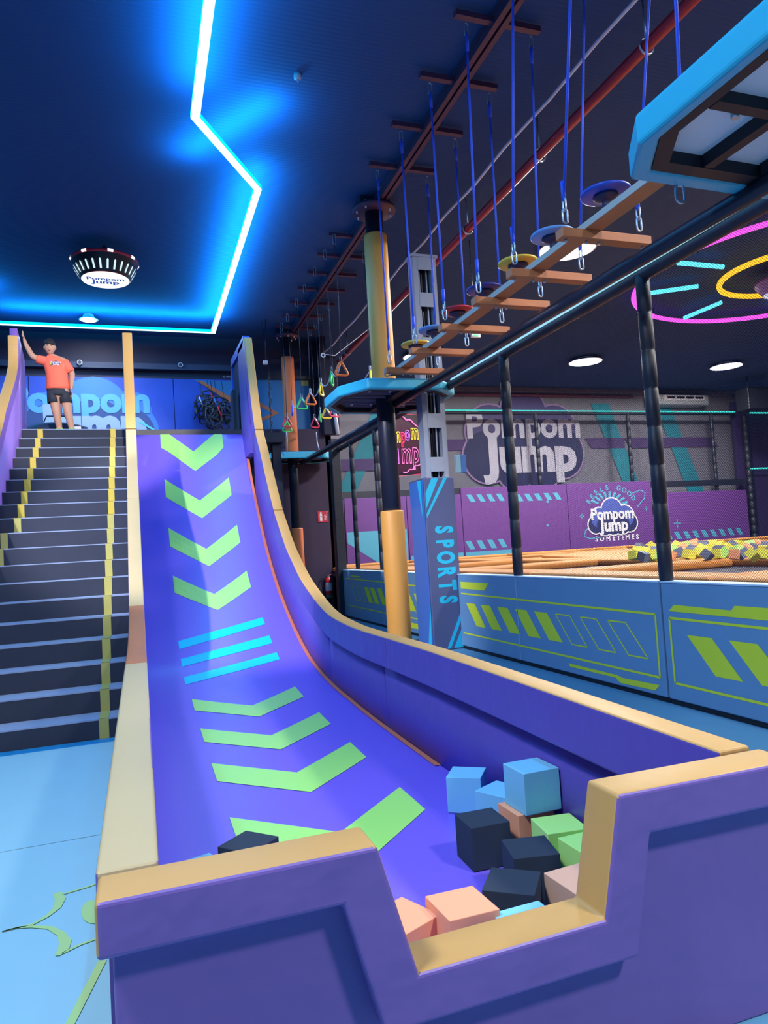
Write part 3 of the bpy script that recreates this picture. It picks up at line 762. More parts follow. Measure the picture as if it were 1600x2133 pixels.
for i, (yc, yb) in enumerate(SY):
    z = 4.03
    t = thing('hanging_step', SN[i], 'step', (3.8, yb, z), 'wooden steps hung on blue ropes')
    bd = MB().box(3.36, 4.24, yb - .055, yb + .055, z - .04, z + .035, wood).build('board', t, .004)
    for x in (3.42, 3.62, 3.74, 4.18): MB().lathe([(.012, z - .065), (.012, z - .03)], galv, (x, yb), 8).build('bolt', bd)
    for x, xt, side in ((3.43, 3.42, 'slide side'), (4.17, 4.19, 'trampoline side')):
        hanging_rope((xt, yc, 6.99), (x, yb, z + .07), rope_b, f'blue rope to the {side} end of the {SHORT[i]} wooden step from the column', 'blue ropes of the wooden steps')
for x, side in ((3.42, 'slide side'), (4.19, 'trampoline side')):
    for y, nm in ((3.42, 'near edge'), (2.44, 'middle')):
        hanging_rope((x, y, 6.99), (x if x > 4 else 3.2, y - .1, 3.97), rope_b, f'blue rope behind the overhead platform, {side}, {nm}', 'blue ropes at the overhead platform', chain=False)
pl = thing('balance_plank', 'long wooden plank running lengthwise over the hanging cross steps', 'plank', (3.66, 7, 4.07))
MB().box(3.58, 3.74, 3.66, 9.75, 4.066, 4.12, wood).build('plank', pl, .004)
MB().box(3.572, 3.5795, 3.66, 9.75, 4.066, 4.12, wood_g).build('side_face', pl)['label'] = 'lit side in a paler painted tone'  # same wood, coloured paler where light falls on it
dcs = [(4.66, 'dark blue'), (5.44, 'pale blue'), (6.07, 'yellow'), (6.8, 'navy blue'), (7.5, 'red'), (8.22, 'pale blue'), (8.86, 'yellow')]
where = ['nearest the overhead platform', 'over the second last cross step, large', 'on the middle of the plank', 'between the red and the middle yellow disc', 'third from the round column', 'second from the round column', 'nearest the round column']
for (y, c_), wh in zip(dcs, where):
    t = thing('stepping_disc', f'{c_} round stepping disc {wh}', 'disc', (3.66, y, 4.12), 'coloured stepping discs on the plank')
    m_ = disc_c[c_]
    MB().lathe([(.01, 4.262), (.18, 4.262), (.197, 4.27), (.2, 4.28), (.197, 4.29), (.18, 4.297), (.01, 4.297)], m_, (3.66, y), 36, False).build('disc', t)
    MB().lathe([(.05, 4.122), (.05, 4.15), (.035, 4.16), (.035, 4.21), (.06, 4.22), (.10, 4.24), (.10, 4.26)], hub_m, (3.66, y), 20).build('hub', t)
# ties of ropes at the platforms
for p, lab, q in (((3.40, 9.36, 4.02), 'small galvanised carabiner tying the first step to the near platform', .06), ((3.40, 3.59, 3.71), 'galvanised carabiner hanging from the corner of the overhead platform', .06), ((4.2, 3.4, 3.67), 'large steel snap hook hanging under the overhead platform', .12)):
    m_ = MB(); link(m_, Vector(p), q, .035, .009, galv); tag(m_.build('carabiner'), lab, 'carabiner')

# ================================================================== HANGING RINGS
def tri_ring(c, m, label, ang, cord_top, grp):
    t = thing('hanging_ring', label, 'ring', tuple(c), grp)
    ca, sa_ = math.cos(ang), math.sin(ang)
    base = [(0, .13), (.022, .115), (.045, .07), (.105, -.045), (.112, -.075), (.09, -.1), (-.09, -.1), (-.112, -.075), (-.105, -.045), (-.045, .07), (-.022, .115)]
    P = [Vector(c) + Vector((a * ca, a * sa_, b)) for a, b in base]
    MB().tube(P, .02, m, 8, True).build('triangle_grip', t)
    top = Vector(cord_top); e_ = Vector(c) + Vector((0, 0, .15))
    m1 = MB(); m1.tube([top, (top + e_) / 2 + Vector((.02, 0, 0)), e_], .006, rope_k, 6); m1.build('cable', t)
    l_ = MB(); link(l_, e_ + Vector((0, 0, .03)), .05, .016, .005, galv); l_.build('shackle', t)
    l_ = MB(); link(l_, top - Vector((0, 0, .08)), .09, .025, .006, galv); l_.build('carabiner', t)
    return t
left = [((598, 880), 'red', .1, 16.6), ((609, 855), 'violet', 1.4, 15.85), ((629, 842), 'green', .0, 14.9), ((647, 832), 'orange', .1, 14.1), ((669, 812), 'yellow', 1.0, 13.15), ((691, 790), 'green', 1.1, 12.4), ((711, 770), 'orange', .0, 11.7)]
right = [((656, 882), 'red', .3, 16.7), ((667, 868), 'green', 1.2, 16.1), ((680, 862), 'yellow', .1, 15.4), ((697, 858), 'red', .2, 14.6), ((772, 787), 'yellow', 1.2, 12.3)]
word = {'L': ['farthest, touching a lime one', 'edge on beside the red pair', 'third from the far platform', 'between the far green and the yellow', 'narrow, between the two orange ones', 'second nearest the platform, high', 'highest and nearest the blue platform'],
        'R': ['low, in front of the service wall', 'low and edge on', 'low, above the tube beam', 'partly hidden by the blue platform', 'peeping above the blue platform']}
prevs = {}
for key, arr, X in (('L', left, 3.4), ('R', right, 4.15)):
    cs = []
    for k, ((px, py), cn, ang, y) in enumerate(arr):
        p = at(px, py, 0, X); c = Vector((X, p.y, p.z)); cs.append(c)
        tri_ring(c, tri_c[cn], f'{cn} triangular hanging ring, {word[key][k]}', ang, (X - .02, p.y - .1, 6.99), 'coloured triangular rings between the platforms')
    for k in range(len(cs) - 1):
        a, b = cs[k] + Vector((0, 0, .14)), cs[k + 1] + Vector((0, 0, .14))
        P = [a + (b - a) * (i / 8) - Vector((0, 0, .16 * math.sin(PI * i / 8))) for i in range(9)]
        tag(MB().tube(P, .011, rope_w, 6).build('link_cord'), ['pale cord sagging between neighbouring rings on the slide side', 'pale cord sagging between neighbouring rings on the trampoline side'][key == 'R'], 'cord', 'cords joining rings, ' + key)
p = at(598, 888, 0, 3.42)
tri_ring(Vector((3.44, p.y + .1, p.z - .01)), tri_c['green'], 'lime green triangular ring overlapping the farthest red ring', .1, (3.44, p.y + .1, 6.99), 'coloured triangular rings between the platforms')
for (px, py), x in (((597, 900), 3.35), ((659, 900), 4.15)):
    p = at(px, py, 0, x); q = Vector((x, 16.45, 3.9))
    tag(MB().tube([Vector((x, p.y, p.z)), Vector((x, p.y - .02, 4.2)), q], .012, rope_w, 6).build('pull_cord'), f"pale cord hanging from the far {'first' if x < 4 else 'low red'} ring to the far platform", 'cord')

# ================================================================== GREY STEEL COLUMN, SPORTS PILLAR
lc = thing('steel_column', 'grey battened steel column rising out of the printed pillar pad', 'column', (4.33, 10, 0))
for x0, x1 in ((4.13, 4.21), (4.43, 4.51)):
    m_ = MB().box(x0, x1, 9.9, 10.12, 0, 6.02, steel_grey); m_.build('chord', lc)
for z in (2.65, 3.32, 4.5, 5.2, 5.78):
    MB().box(4.205, 4.435, 9.895, 9.91, z, z + .22, steel_grey).build('batten', lc)
MB().box(4.10, 4.54, 9.88, 10.14, 5.98, 6.02, steel_grey).build('cap_plate', lc)
MB().box(4.2, 4.44, 10.02, 10.04, 0, 5.95, steel_dark).build('web', lc)
for k in range(3): MB().tube([(4.25 + .06 * k, 9.98, 2.5), (4.25 + .06 * k, 9.98, 5.9)], .012, [rope_w, black, rope_w][k], 6).build('cable', lc)
spb = thing('pillar_pad', 'tall slate blue padded pillar lettered SPORTS in cyan', 'padding', (4.2, 9.8, 0))
p_ = MB().box(3.955, 4.44, 9.6, 10.2, 0.001, 2.53, slate)
p_.build('cover', spb, .015)
f_ = MB(); Yf = 9.597
# the letters read downward
for k, ch in enumerate('SPORTS'):
    zc = 1.755 - k * .205
    text_faces(f_, ch, .37, (lambda zc: (lambda a, b: (4.215 + b, Yf, zc - a)))(zc), cyan_t, .05, sx=.60)
fq = lambda pts, m: f_.face([(x, Yf, z) for x, z in pts], m)
fq([(3.97, 2.3), (4.08, 2.52), (4.19, 2.52), (3.97, 2.07)], cyan_t); fq([(3.97, 2.0), (3.97, 1.93), (4.33, 2.52), (4.27, 2.52)], cyan_t)
fq([(4.16, .02), (4.22, .02), (4.43, .46), (4.43, .38 + .2)], cyan_t); fq([(4.27, .02), (4.41, .02), (4.43, .06), (4.43, .34)], cyan_t)
f_.build('lettering', spb, fix=False)
f_ = MB().face([(3.951, 9.62, 0), (3.951, 9.62, 2.5), (3.951, 10.18, 2.5), (3.951, 10.18, 0)], sports_b)
f_.face([(3.947, 9.7, 2.5), (3.947, 9.85, 2.5), (3.947, 9.7, 1.9)], cyan_t); f_.face([(3.947, 9.62, .7), (3.947, 9.8, .03), (3.947, 9.66, .03)], cyan_t)
f_.build('side_print', spb, fix=False)
bp_ = thing('wall_speaker', 'small pale blue box fixed beside the grey steel column', 'box', (4.9, 10, 2.9))
bx0 = at(948, 945, 1, 9.9)
MB().box(bx0.x - .0, bx0.x + .09, 9.9, 9.95, 2.62, 2.9, mat('pale_box', srgb(140, 190, 215), .5)).build('front', bp_, .008)
MB().box(bx0.x + .09, bx0.x + .18, 9.9, 9.95, 2.62, 2.9, mat('blue_box', srgb(60, 120, 200), .5)).build('side', bp_, .008)

# neon sign behind the column
ns = thing('neon_sign', 'pink and yellow neon logo sign on a clear panel behind the near column', 'sign', (4.7, 12, 3))
nx0, nx1, nz0, nz1 = 4.28, 5.03, 2.80, 3.98
glass = mat('smoky_acrylic', srgb(22, 16, 34), .3)
fr = MB(); fr.tube([(nx0, 12.02, nz0), (nx1, 12.02, nz0 + .06), (nx1, 12.02, nz1 - .05), (nx0, 12.02, nz1)], .008, neon_rd, 6, True); fr.build('edge_tube', ns)
MB().box(nx0, nx1, 12.03, 12.04, nz0 + .04, nz1 - .03, glass).build('panel', ns)
def neon_text(s, size, x, z, m, name):
    cu = bpy.data.curves.new('t', 'FONT'); cu.body = s; cu.size = size; cu.align_x = 'RIGHT'; cu.align_y = 'CENTER'; cu.fill_mode = 'NONE'; cu.bevel_depth = .0085; cu.bevel_resolution = 1; cu.offset = .008; cu.space_character = 1.12; cu.resolution_u = 4
    o = bpy.data.objects.new('t', cu); col.objects.link(o); bpy.context.view_layer.update()
    me = bpy.data.meshes.new_from_object(o.evaluated_get(bpy.context.evaluated_depsgraph_get()))
    bpy.data.objects.remove(o)
    me.materials.clear(); me.materials.append(m)
    o = bpy.data.objects.new(name, me); col.objects.link(o); o.parent = ns; o.matrix_parent_inverse = Matrix.Translation(-ns.location)
    o.location = (x, 12.0, z); o.rotation_euler = (PI / 2, 0, 0); o.scale = (.48, 1, 1)
ny_ = em('neon_yellow', (1, .75, .05), 2.0); np_ = em('neon_pink', (1, .2, .55), 2.2)
neon_text('m', .40, 4.90, 3.62, ny_, 'neon_letter'); neon_text('o', .36, 4.73, 3.59, neon_vi, 'neon_letter')
neon_text('p', .36, 4.64, 3.55, neon_rd, 'neon_letter'); neon_text('m', .38, 4.545, 3.56, ny_, 'neon_letter')
neon_text('p', .56, 4.89, 3.24, np_, 'neon_letter'); neon_text('m', .54, 4.745, 3.22, np_, 'neon_letter'); neon_text('u', .54, 4.50, 3.22, neon_vi, 'neon_letter')
cl = [(4.15, 3.86)]
def arc(cx, cz, r, a0, a1, n=8): return [(cx + r * math.cos(math.radians(a0 + (a1 - a0) * i / n)), cz + r * math.sin(math.radians(a0 + (a1 - a0) * i / n))) for i in range(n + 1)]
path = arc(4.58, 3.82, .09, 160, 40) + arc(4.72, 3.76, .09, 120, 20) + arc(4.86, 3.63, .1, 80, -30) + arc(4.86, 3.32, .16, 60, -50) + arc(4.83, 3.1, .10, 20, -80) + arc(4.72, 3.0, .07, 0, -110) + arc(4.60, 2.96, .08, -20, -120)
MB().tube([(a, 12.0, b) for a, b in path], .010, em('neon_pink', (1, .2, .55), 2.2), 6).build('cloud_outline', ns)
for x in (4.4, 4.9): MB().tube([(x, 12.02, 3.95), (x, 12.02, 7.0)], .004, steel_dark, 6).build('hanging_wire', ns)
pl_ = bpy.data.lights.new('neon_glow', 'AREA'); pl_.shape = 'RECTANGLE'; pl_.size = .6; pl_.size_y = 1; pl_.energy = 4; pl_.color = (1, .1, .35)
po = bpy.data.objects.new('neon_glow', pl_); po.location = (4.65, 11.9, 3.4); po.rotation_euler = (PI / 2, 0, 0); col.objects.link(po)

# ================================================================== BLUE BARRIER
def barrier(y0, y1, label, deco):
    t = thing('barrier_panel', label, 'barrier', (4.45, (y0 + y1) / 2, 0), 'blue padded barrier panels round the trampolines')
    MB().box(4.393, 4.56, y0 + .006, y1 - .006, .05, 1.08, barr_m).build('pad', t, .012)
    MB().box(4.388, 4.56, y0 + .006, y1 - .006, 1.078, 1.092, barr_pale).build('top_piping', t)
    MB().box(4.42, 4.56, y0, y1, 0, .05, black).build('kick_gap', t)
    d = MB(); fn = lambda a, b: (4.3905, a, b); deco(d, fn)
    if d.f: d.build('print', t, fix=False)
    return t
def frame_d(d, fn, pts, wd=.022):
    for a, b in zip(pts, pts[1:]): stroke_faces(d, [a, b], wd, fn, lime)
def slash(d, fn, y, z0=.37, z1=.68, w_=.28, sh=.29, fill=True, m=None):
    q = [(y, z1), (y - w_, z1), (y - w_ - sh, z0), (y - sh, z0)]
    if fill: d.face([fn(*p) for p in q], m or lime)
    else: frame_d(d, fn, q + [q[0]], .014)
def decoC(d, fn):
    d.face([fn(*p) for p in [(9.5, .98), (8.62, .98), (8.74, .88), (9.5, .88)]], lime)
    frame_d(d, fn, [(9.5, .81), (5.36, .79), (5.36, .22), (9.5, .24)])
    for y in (9.35, 8.89, 8.41, 7.94, 7.48): slash(d, fn, y)
    for y in (7.02, 6.54, 6.07): slash(d, fn, y, fill=False)
    d.face([fn(*p) for p in [(6.83, .155), (5.98, .15), (5.9, .135), (5.37, .15), (5.44, .09), (5.94, .08), (6.01, .12), (6.8, .12)]], lime)
    d.face([fn(*p) for p in [(7.885, .06), (7.875, .06), (7.875, 1.07), (7.885, 1.07)]], barr_pale)
def decoD(d, fn):
    d.face([fn(*p) for p in [(5.11, .89), (4.47, .88), (4.43, .92), (2.5, .92), (2.5, .82), (5.18, .83)]], lime)
    frame_d(d, fn, [(2.5, .76), (5.18, .77), (5.17, .2), (2.5, .18)])
    for y in (4.98, 4.52, 4.05, 3.58): slash(d, fn, y, .33, .64)
def decoB(d, fn):
    frame_d(d, fn, [(13.1, .88), (10.68, .86), (10.68, .31), (13.1, .29)])
    for y in (11.44, 11.92, 12.4, 12.88): slash(d, fn, y, .42, .73)
    d.face([fn(*p) for p in [(11.9, .22), (10.72, .21), (10.73, .15), (11.67, .12), (11.9, .17)]], lime)
def decoA(d, fn):
    frame_d(d, fn, [(13.15, .88), (15.7, .9), (15.7, .3), (13.15, .29)])
    for y in (13.44, 13.9, 14.3): slash(d, fn, y, .44, .75)
    for y in (14.8, 15.2): slash(d, fn, y, .44, .75, fill=False)
    d.face([fn(*p) for p in [(15.2, .98), (14.5, .97), (14.6, .94), (15.2, .95)]], lime)
barrier(13.13, 15.9, 'blue barrier panel farthest away, beside the dark service wall', decoA)
barrier(10.21, 13.12, 'blue barrier panel behind the mustard column', decoB)
barrier(5.28, 9.595, 'long blue barrier panel with lime slashes turning to outlines', decoC)
barrier(1.5, 5.27, 'nearest blue barrier panel with large lime slashes', decoD)

# ================================================================== TRAMPOLINES
tr = thing('trampoline_deck', 'orange padded trampoline deck with dark jump beds behind the net', 'trampoline', (10, 12, 1))
bed = mat('black_jump_bed', srgb(44, 44, 70), .7)
MB().box(4.57, 22.9, 1.5, 21.9, .9, 1.0, bed).build('jump_bed', tr)
def tpad(x0, x1, y0, y1, z=1.12):
    return MB().box(x0, x1, y0, y1, z - .12, z, orange_deck).build('frame_pad', tr, .045)
ys_ = [1.5, 4.9, 7.9, 10.9, 13.9, 16.9, 20.2]
xs2 = [4.6, 7.6, 10.9, 14.2]
for x in xs2:
    for a, b in zip(ys_, ys_[1:]): tpad(x, x + .55, a + .01, b - .01)
for y in ys_[1:]:
    for a, b in zip(xs2, xs2[1:] + [22.6]): tpad(a + .56, b - .01, y - .3, y + .3, 1.115)
for a, b in ((8.2, 10.85), (11.5, 14.15)):
    MB().prism([(a, 10.95), (b, 10.95), (b, 13.5), (a, 13.5)], lambda u, v, t_: (u, v, t_ + (v - 10.95) * .03), 1.02, 1.10, orange_deck).build('sloped_pad', tr, .03)
MB().box(8.2, 22.6, 8.25, 10.55, .98, 1.06, orange_deck).build('wide_pad', tr, .03)
# far foam pit
pit = thing('pit_curb', 'orange curb round the far foam pit behind the net', 'curb', (12, 12, 1))
MB().box(12.6, 21.5, 16.0, 16.35, 1.121, 1.2, orange_deck).build('curb_pad', pit, .04)
cols = [(fyellow, 'yellow'), (fgrey, 'grey'), (fyellow, 'yellow'), (fgreen, 'lime'), (fsalmon, 'orange'), (fgrey, 'grey'), (fyellow, 'yellow')]
k = 0
for i in range(46):
    px = 1322 + (i * 6.3) % 285; row = i % 3
    py = 1161 - row * 9 - (4 if px > 1400 else 0) + (i % 5)
    p = at(px, py, 2, 1.15)
    if p.y > 19.5: p = at(px, py, 1, 19.0)
    m_, cn = cols[(i * 5 + row) % 7]
    o = MB().box(-.14, .14, -.14, .14, -.14, .14, m_).build('foam_cube', None, .004)
    s_ = p.length / 24
    o.location = (p.x, p.y, max(p.z, 1.13) + .03); o.scale = (s_, s_, s_)
    o.rotation_euler = (random.random() * .8, random.random() * .8, random.random() * 3)
    tag(o, f'small {cn} foam cube heaped in the far foam pit behind the net', 'foam cube', f'{cn} cubes heaped in the far pit')

# ================================================================== BACK WALL OF THE TRAMPOLINE HALL
def cloud(mb_, fn, parts, m):
    for k, (cx, cz, r) in enumerate(parts): mb_.face([Vector(fn(a, b)) - Vector((0, .0005 * k, 0)) for a, b in circ(cx, cz, r, 40)], m)
wp = lambda y: (lambda a, b: (a, y, b))
def wallpad(x0, x1, z0, z1, label, deco=None, y=22.0):
    t = thing('wall_pad', label, 'padding', ((x0 + x1) / 2, y, z0), 'violet wall pads behind the trampolines')
    MB().box(x0 + .01, x1 - .01, y, y + .12, z0, z1, purple_w).build('pad', t, .012)
    if deco:
        d = MB(); deco(d, wp(y - .004)); d.build('print', t, fix=False)
    return t
def hatch(d, fn, x0, x1, z0, z1, n, m=teal, sh=.16):
    st_ = (x1 - x0) / n
    for i in range(n):
        x = x0 + i * st_; d.face([fn(x, z1), fn(x + st_ * .5, z1), fn(x + st_ * .5 + sh, z0), fn(x + sh, z0)], m)
def teal_edge(d, fn, x0, x1): d.face([fn(x0, 1.05), fn(x1, 1.05), fn(x1, 1.22), fn(x0, 1.22)], teal)
def w1(d, fn):
    d.face([fn(6.3, 2.1), fn(8.35, 2.12), fn(8.35, 1.06), fn(7.3, 1.06), fn(6.3, 1.75)], teal)
wallpad(6.25, 8.4, 1.05, 3.2, 'violet wall pad with a large teal wedge, beside the net corner', w1)
wallpad(8.4, 10.4, 1.05, 3.2, 'violet wall pad behind the mustard column and lettered pillar', lambda d, fn: (hatch(d, fn, 8.7, 10.2, 1.3, 1.6, 4), teal_edge(d, fn, 8.45, 10.35)))
wallpad(10.4, 12.35, 1.05, 3.42, 'violet wall pad right of the lettered pillar, hatched at top and bottom', lambda d, fn: (hatch(d, fn, 10.6, 12.1, 2.92, 3.18, 4), hatch(d, fn, 10.45, 12.1, 1.3, 1.6, 4), teal_edge(d, fn, 10.45, 12.3)))
wallpad(12.35, 14.6, 1.05, 3.43, 'violet wall pad with teal hatching and two dots, left of the logo pad', lambda d, fn: (hatch(d, fn, 12.45, 14.4, 2.88, 3.14, 5), cloud(d, fn, [(13.77, 2.83, .05), (13.7, 1.99, .045)], teal)))
def logo_pad(d, fn):
    # violet pad with the printed cloud logo
    cx, cz = 16.45, 2.05
    for i in range(9):     # rays behind the cloud
        a = math.radians(25 + i * 15); d.face([fn(cx - .1 + .55 * math.cos(a - .08), cz + .35 + .5 * math.sin(a - .08)), fn(cx - .1 + .55 * math.cos(a + .08), cz + .35 + .5 * math.sin(a + .08)), fn(cx - .1 + .92 * math.cos(a + .06), cz + .35 + .72 * math.sin(a + .06)), fn(cx - .1 + .92 * math.cos(a - .06), cz + .35 + .72 * math.sin(a - .06))], teal)
    for k_, ch in enumerate('FEELS GOOD'):
        a = math.radians(152 - k_ * 13.2); r = .98
        px, pz = cx + .05 + r * 1.15 * math.cos(a), cz + .25 + r * .98 * math.sin(a); ta = a - PI / 2
        text_faces(d, ch, .26, (lambda px, pz, ta: (lambda u, v: fn(px + u * math.cos(ta) - v * math.sin(ta), pz + u * math.sin(ta) + v * math.cos(ta))))(px, pz, ta), teal, .03)
    f2 = lambda a, b: (a, 21.985, b)
    cloud(d, f2, [(cx, cz + .35, .5), (cx - .55, cz + .1, .42), (cx + .55, cz + .12, .45), (cx - .74, cz - .14, .36), (cx + .74, cz - .12, .38), (cx, cz - .12, .46), (cx - .35, cz - .18, .40), (cx + .38, cz - .18, .40)], white)
    f2 = lambda a, b: (a, 21.98, b)
    cloud(d, f2, [(cx, cz + .35, .45), (cx - .55, cz + .1, .37), (cx + .55, cz + .12, .40)], cloud_b)
    cloud(d, f2, [(cx - .74, cz - .14, .31), (cx + .74, cz - .12, .33)], navy)
    f3 = lambda a, b: (a, 21.976, b)
    cloud(d, f3, [(cx, cz - .12, .41), (cx - .35, cz - .18, .35), (cx + .38, cz - .18, .35)], navy)
    text_faces(d, 'Pompom', .56, lambda a, b: (cx + a, 21.965, cz + .22 + b), white, .035, sx=.92)
    text_faces(d, 'Jump', .62, lambda a, b: (cx + .05 + a, 21.962, cz - .2 + b), white, .04, sx=.95)
    text_faces(d, 'SOMETIMES', .24, lambda a, b: fn(cx + .15 + a, 1.38 + b * 1.0 - a * .0), white, .03, space=1.7)
    for x, z in ((15.15, 2.25), (18.0, 2.4)):
        d.face([fn(x - .09, z - .015), fn(x + .09, z - .015), fn(x + .09, z + .015), fn(x - .09, z + .015)], teal); d.face([fn(x - .015, z - .09), fn(x + .015, z - .09), fn(x + .015, z + .09), fn(x - .015, z + .09)], teal)
    stroke_faces(d, [(15.5, 1.9), (15.25, 1.7), (15.2, 1.5), (15.45, 1.42), (16.0, 1.45)], .04, fn, teal)
    stroke_faces(d, [(17.4, 3.0), (17.8, 3.12), (18.0, 3.02), (17.95, 2.8), (17.6, 2.5)], .04, fn, teal)
wallpad(14.6, 18.3, 1.05, 3.45, 'violet wall pad printed with a cloud logo reading Pompom Jump', logo_pad)
wallpad(18.55, 22.9, 1.05, 2.98, 'violet wall pad at the far right with one teal plus sign', lambda d, fn: (hatch(d, fn, 18.75, 22.6, 1.2, 1.48, 9), d.face([fn(19.2, 1.78), fn(19.55, 1.78), fn(19.55, 1.82), fn(19.2, 1.82)], teal), d.face([fn(19.36, 1.62), fn(19.4, 1.62), fn(19.4, 1.98), fn(19.36, 1.98)], teal)))

# big grey logo on the wall
bl = thing('wall_logo', 'large grey cloud logo reading Pompom Jump high on the grey wall', 'sign', (13.1, 22.9, 3.6))
sx_ = 1.045  # 22.9 against 22
d = MB(); Y2 = 22.93
fn = wp(Y2)
parts = [(13.6, 6.2, .95), (14.9, 5.6, .9), (12.2, 5.5, 1.0), (15.1, 4.7, .95), (12.0, 4.6, .95), (13.5, 4.9, 1.3), (13.1, 4.1, .75), (14.2, 4.15, .8)]
cloud(d, wp(Y2 - .0), [(a, b, r + .07) for a, b, r in parts], cloud_h)
cloud(d, wp(Y2 - .01), parts[:3], mat('cloud_violet', srgb(84, 76, 130), .6)); cloud(d, wp(Y2 - .015), parts[3:], navy)
d.prism(circ(13.6, 6.2, .8, 24), lambda a, b, t: (a, t, b), Y2 - .02, Y2 - .018, mat('cloud_mauve', srgb(130, 104, 150), .6)) if False else None
text_faces(d, 'Pompom', 1.36, lambda a, b: (13.6 + a, Y2 - .03, 5.72 + b), logo_w, .035, sx=.97)
text_faces(d, 'Jump', 1.75, lambda a, b: (13.85 + a, Y2 - .035, 4.60 + b), logo_w, .05, sx=1.05)
d.build('print', bl, fix=False)
wpaint = thing('wall_graphic', 'teal diagonal stripes and plum bars painted on the grey wall', 'graphic', (17, 22.95, 3))
d = MB(); fn = wp(22.96)
for x0, x1, xx0, xx1 in ((16.6, 17.4, 18.0, 18.7), (19.6, 20.3, 20.9, 21.7), (7.9, 8.7, 6.1, 6.7)):
    d.face([fn(x0, 6.6), fn(x1, 6.6), fn(xx1, 3.0), fn(xx0, 3.0)], teal_d)
fn = wp(22.95)
for x0, x1 in ((9.3, 11.2), (16.2, 18.0), (18.0, 22.3)):
    d.face([fn(x0, 5.25), fn(x1, 5.25), fn(x1 + (.3 if x1 > 22 else 0), 4.85), fn(x0 + .3, 4.85)], plum)
d.face([fn(6.4, 4.6), fn(9.0, 4.6), fn(9.0, 4.2), fn(6.4, 4.2)], plum)
d.build('print', wpaint, fix=False)
# net behind with teal LED rail
n2 = thing('safety_net', 'far safety net in front of the grey logo wall', 'net', (15, 22.3, 3.4))
MB().face([(6.3, 22.3, 3.3), (22.8, 22.3, 3.3), (22.8, 22.3, 6.1), (6.3, 22.3, 6.1)], net_m).build('net_panel', n2)
rl = thing('far_net_rail', 'black rail with a teal LED line above the far net', 'rail', (15, 22.2, 6.15))
MB().tube([(9.9, 22.2, 6.05), (22.8, 22.2, 6.05)], .05, black_v, 10).build('rail', rl)
MB().tube([(9.9, 22.13, 6.13), (22.8, 22.13, 6.13)], .022, led_teal, 8).build('led_strip', rl)
for i, (px, z0) in enumerate(((1120, 3.45), (1312, 3.45), (1486, 3.0), (1556, .9))):
    p = at(px, 930, 1, 22.2); padded_post(p.x, 22.2, z0, 6.05, .07 if i < 3 else .12, ['thin far net post behind the logo letters', 'thin far net post left of the teal stripe', 'thin far net post right of the second teal stripe', 'thick dark post at the far right end of the violet pads'][i], 'far black net posts')
tag(MB().box(4.8, 22.9, 22.05, 22.2, 3.2, 3.42, black_v).build('ledge_pad'), 'black padded ledge along the top of the violet wall pads', 'padding')
pp2 = thing('wall_pipe', 'dusty red pipe along the top of the far grey wall', 'pipe', (13, 22.9, 6.75))
MB().tube([(9.3, 22.85, 6.85), (18.5, 22.85, 6.85)], .05, mat('dusty_red', srgb(120, 60, 80), .6), 10).build('pipe', pp2)
struct(MB().box(7.0, 26, 22.6, 22.99, 6.95, 7.09, mat('grey_soffit', srgb(96, 94, 108), .8)).build('trim_1'))
ac = thing('air_conditioner', 'white ceiling air conditioner high on the far wall', 'air conditioner', (20.6, 22.5, 6.6))
MB().box(19.1, 21.7, 22.3, 22.94, 6.45, 6.85, mat('ac_white', srgb(170, 176, 186), .5)).build('housing', ac, .06)
MB().box(19.5, 21.5, 22.28, 22.32, 6.62, 6.82, white).build('front_panel', ac, .01)
g_ = MB()
for k in range(4): g_.box(19.65 + k * .45, 20.02 + k * .45, 22.265, 22.285, 6.68, 6.76, black)
g_.build('louvres', ac)
# far right extras
struct(MB().box(23.0, 25.9, 22.4, 22.6, 0, 6.6, mat('plum_wall_paint', srgb(50, 36, 84), .7)).build('wall_far'))
x_ = at(1578, 830, 1, 20)
bxs = thing('loudspeaker', 'black loudspeaker box hanging at the far right under the ceiling', 'speaker', (x_.x, 20, 5.5))
MB().box(x_.x - .42, x_.x + .8, 20, 20.6, at(1578, 852, 1, 20).z, at(1578, 806, 1, 20).z, black).build('cabinet', bxs, .03)
MB().tube([(x_.x - .1, 20.3, at(1578, 806, 1, 20).z), (x_.x - .1, 20.3, CEIL)], .02, steel_dark, 8).build('bracket', bxs)
MB().face([(x_.x - .36, 19.99, at(1578, 850, 1, 20).z), (x_.x + .74, 19.99, at(1578, 850, 1, 20).z), (x_.x + .74, 19.99, at(1578, 809, 1, 20).z), (x_.x - .36, 19.99, at(1578, 809, 1, 20).z)], frame_k).build('grille', bxs)
for py in (860, 976):
    p0 = at(1562, py, 1, 22.1); tag(MB().tube([p0, (p0.x + 3, 22.1, p0.z)], .03, led_teal, 8).build('led_strip'), f"short teal LED strip at the far right, {'upper' if py < 900 else 'lower'}", 'light')

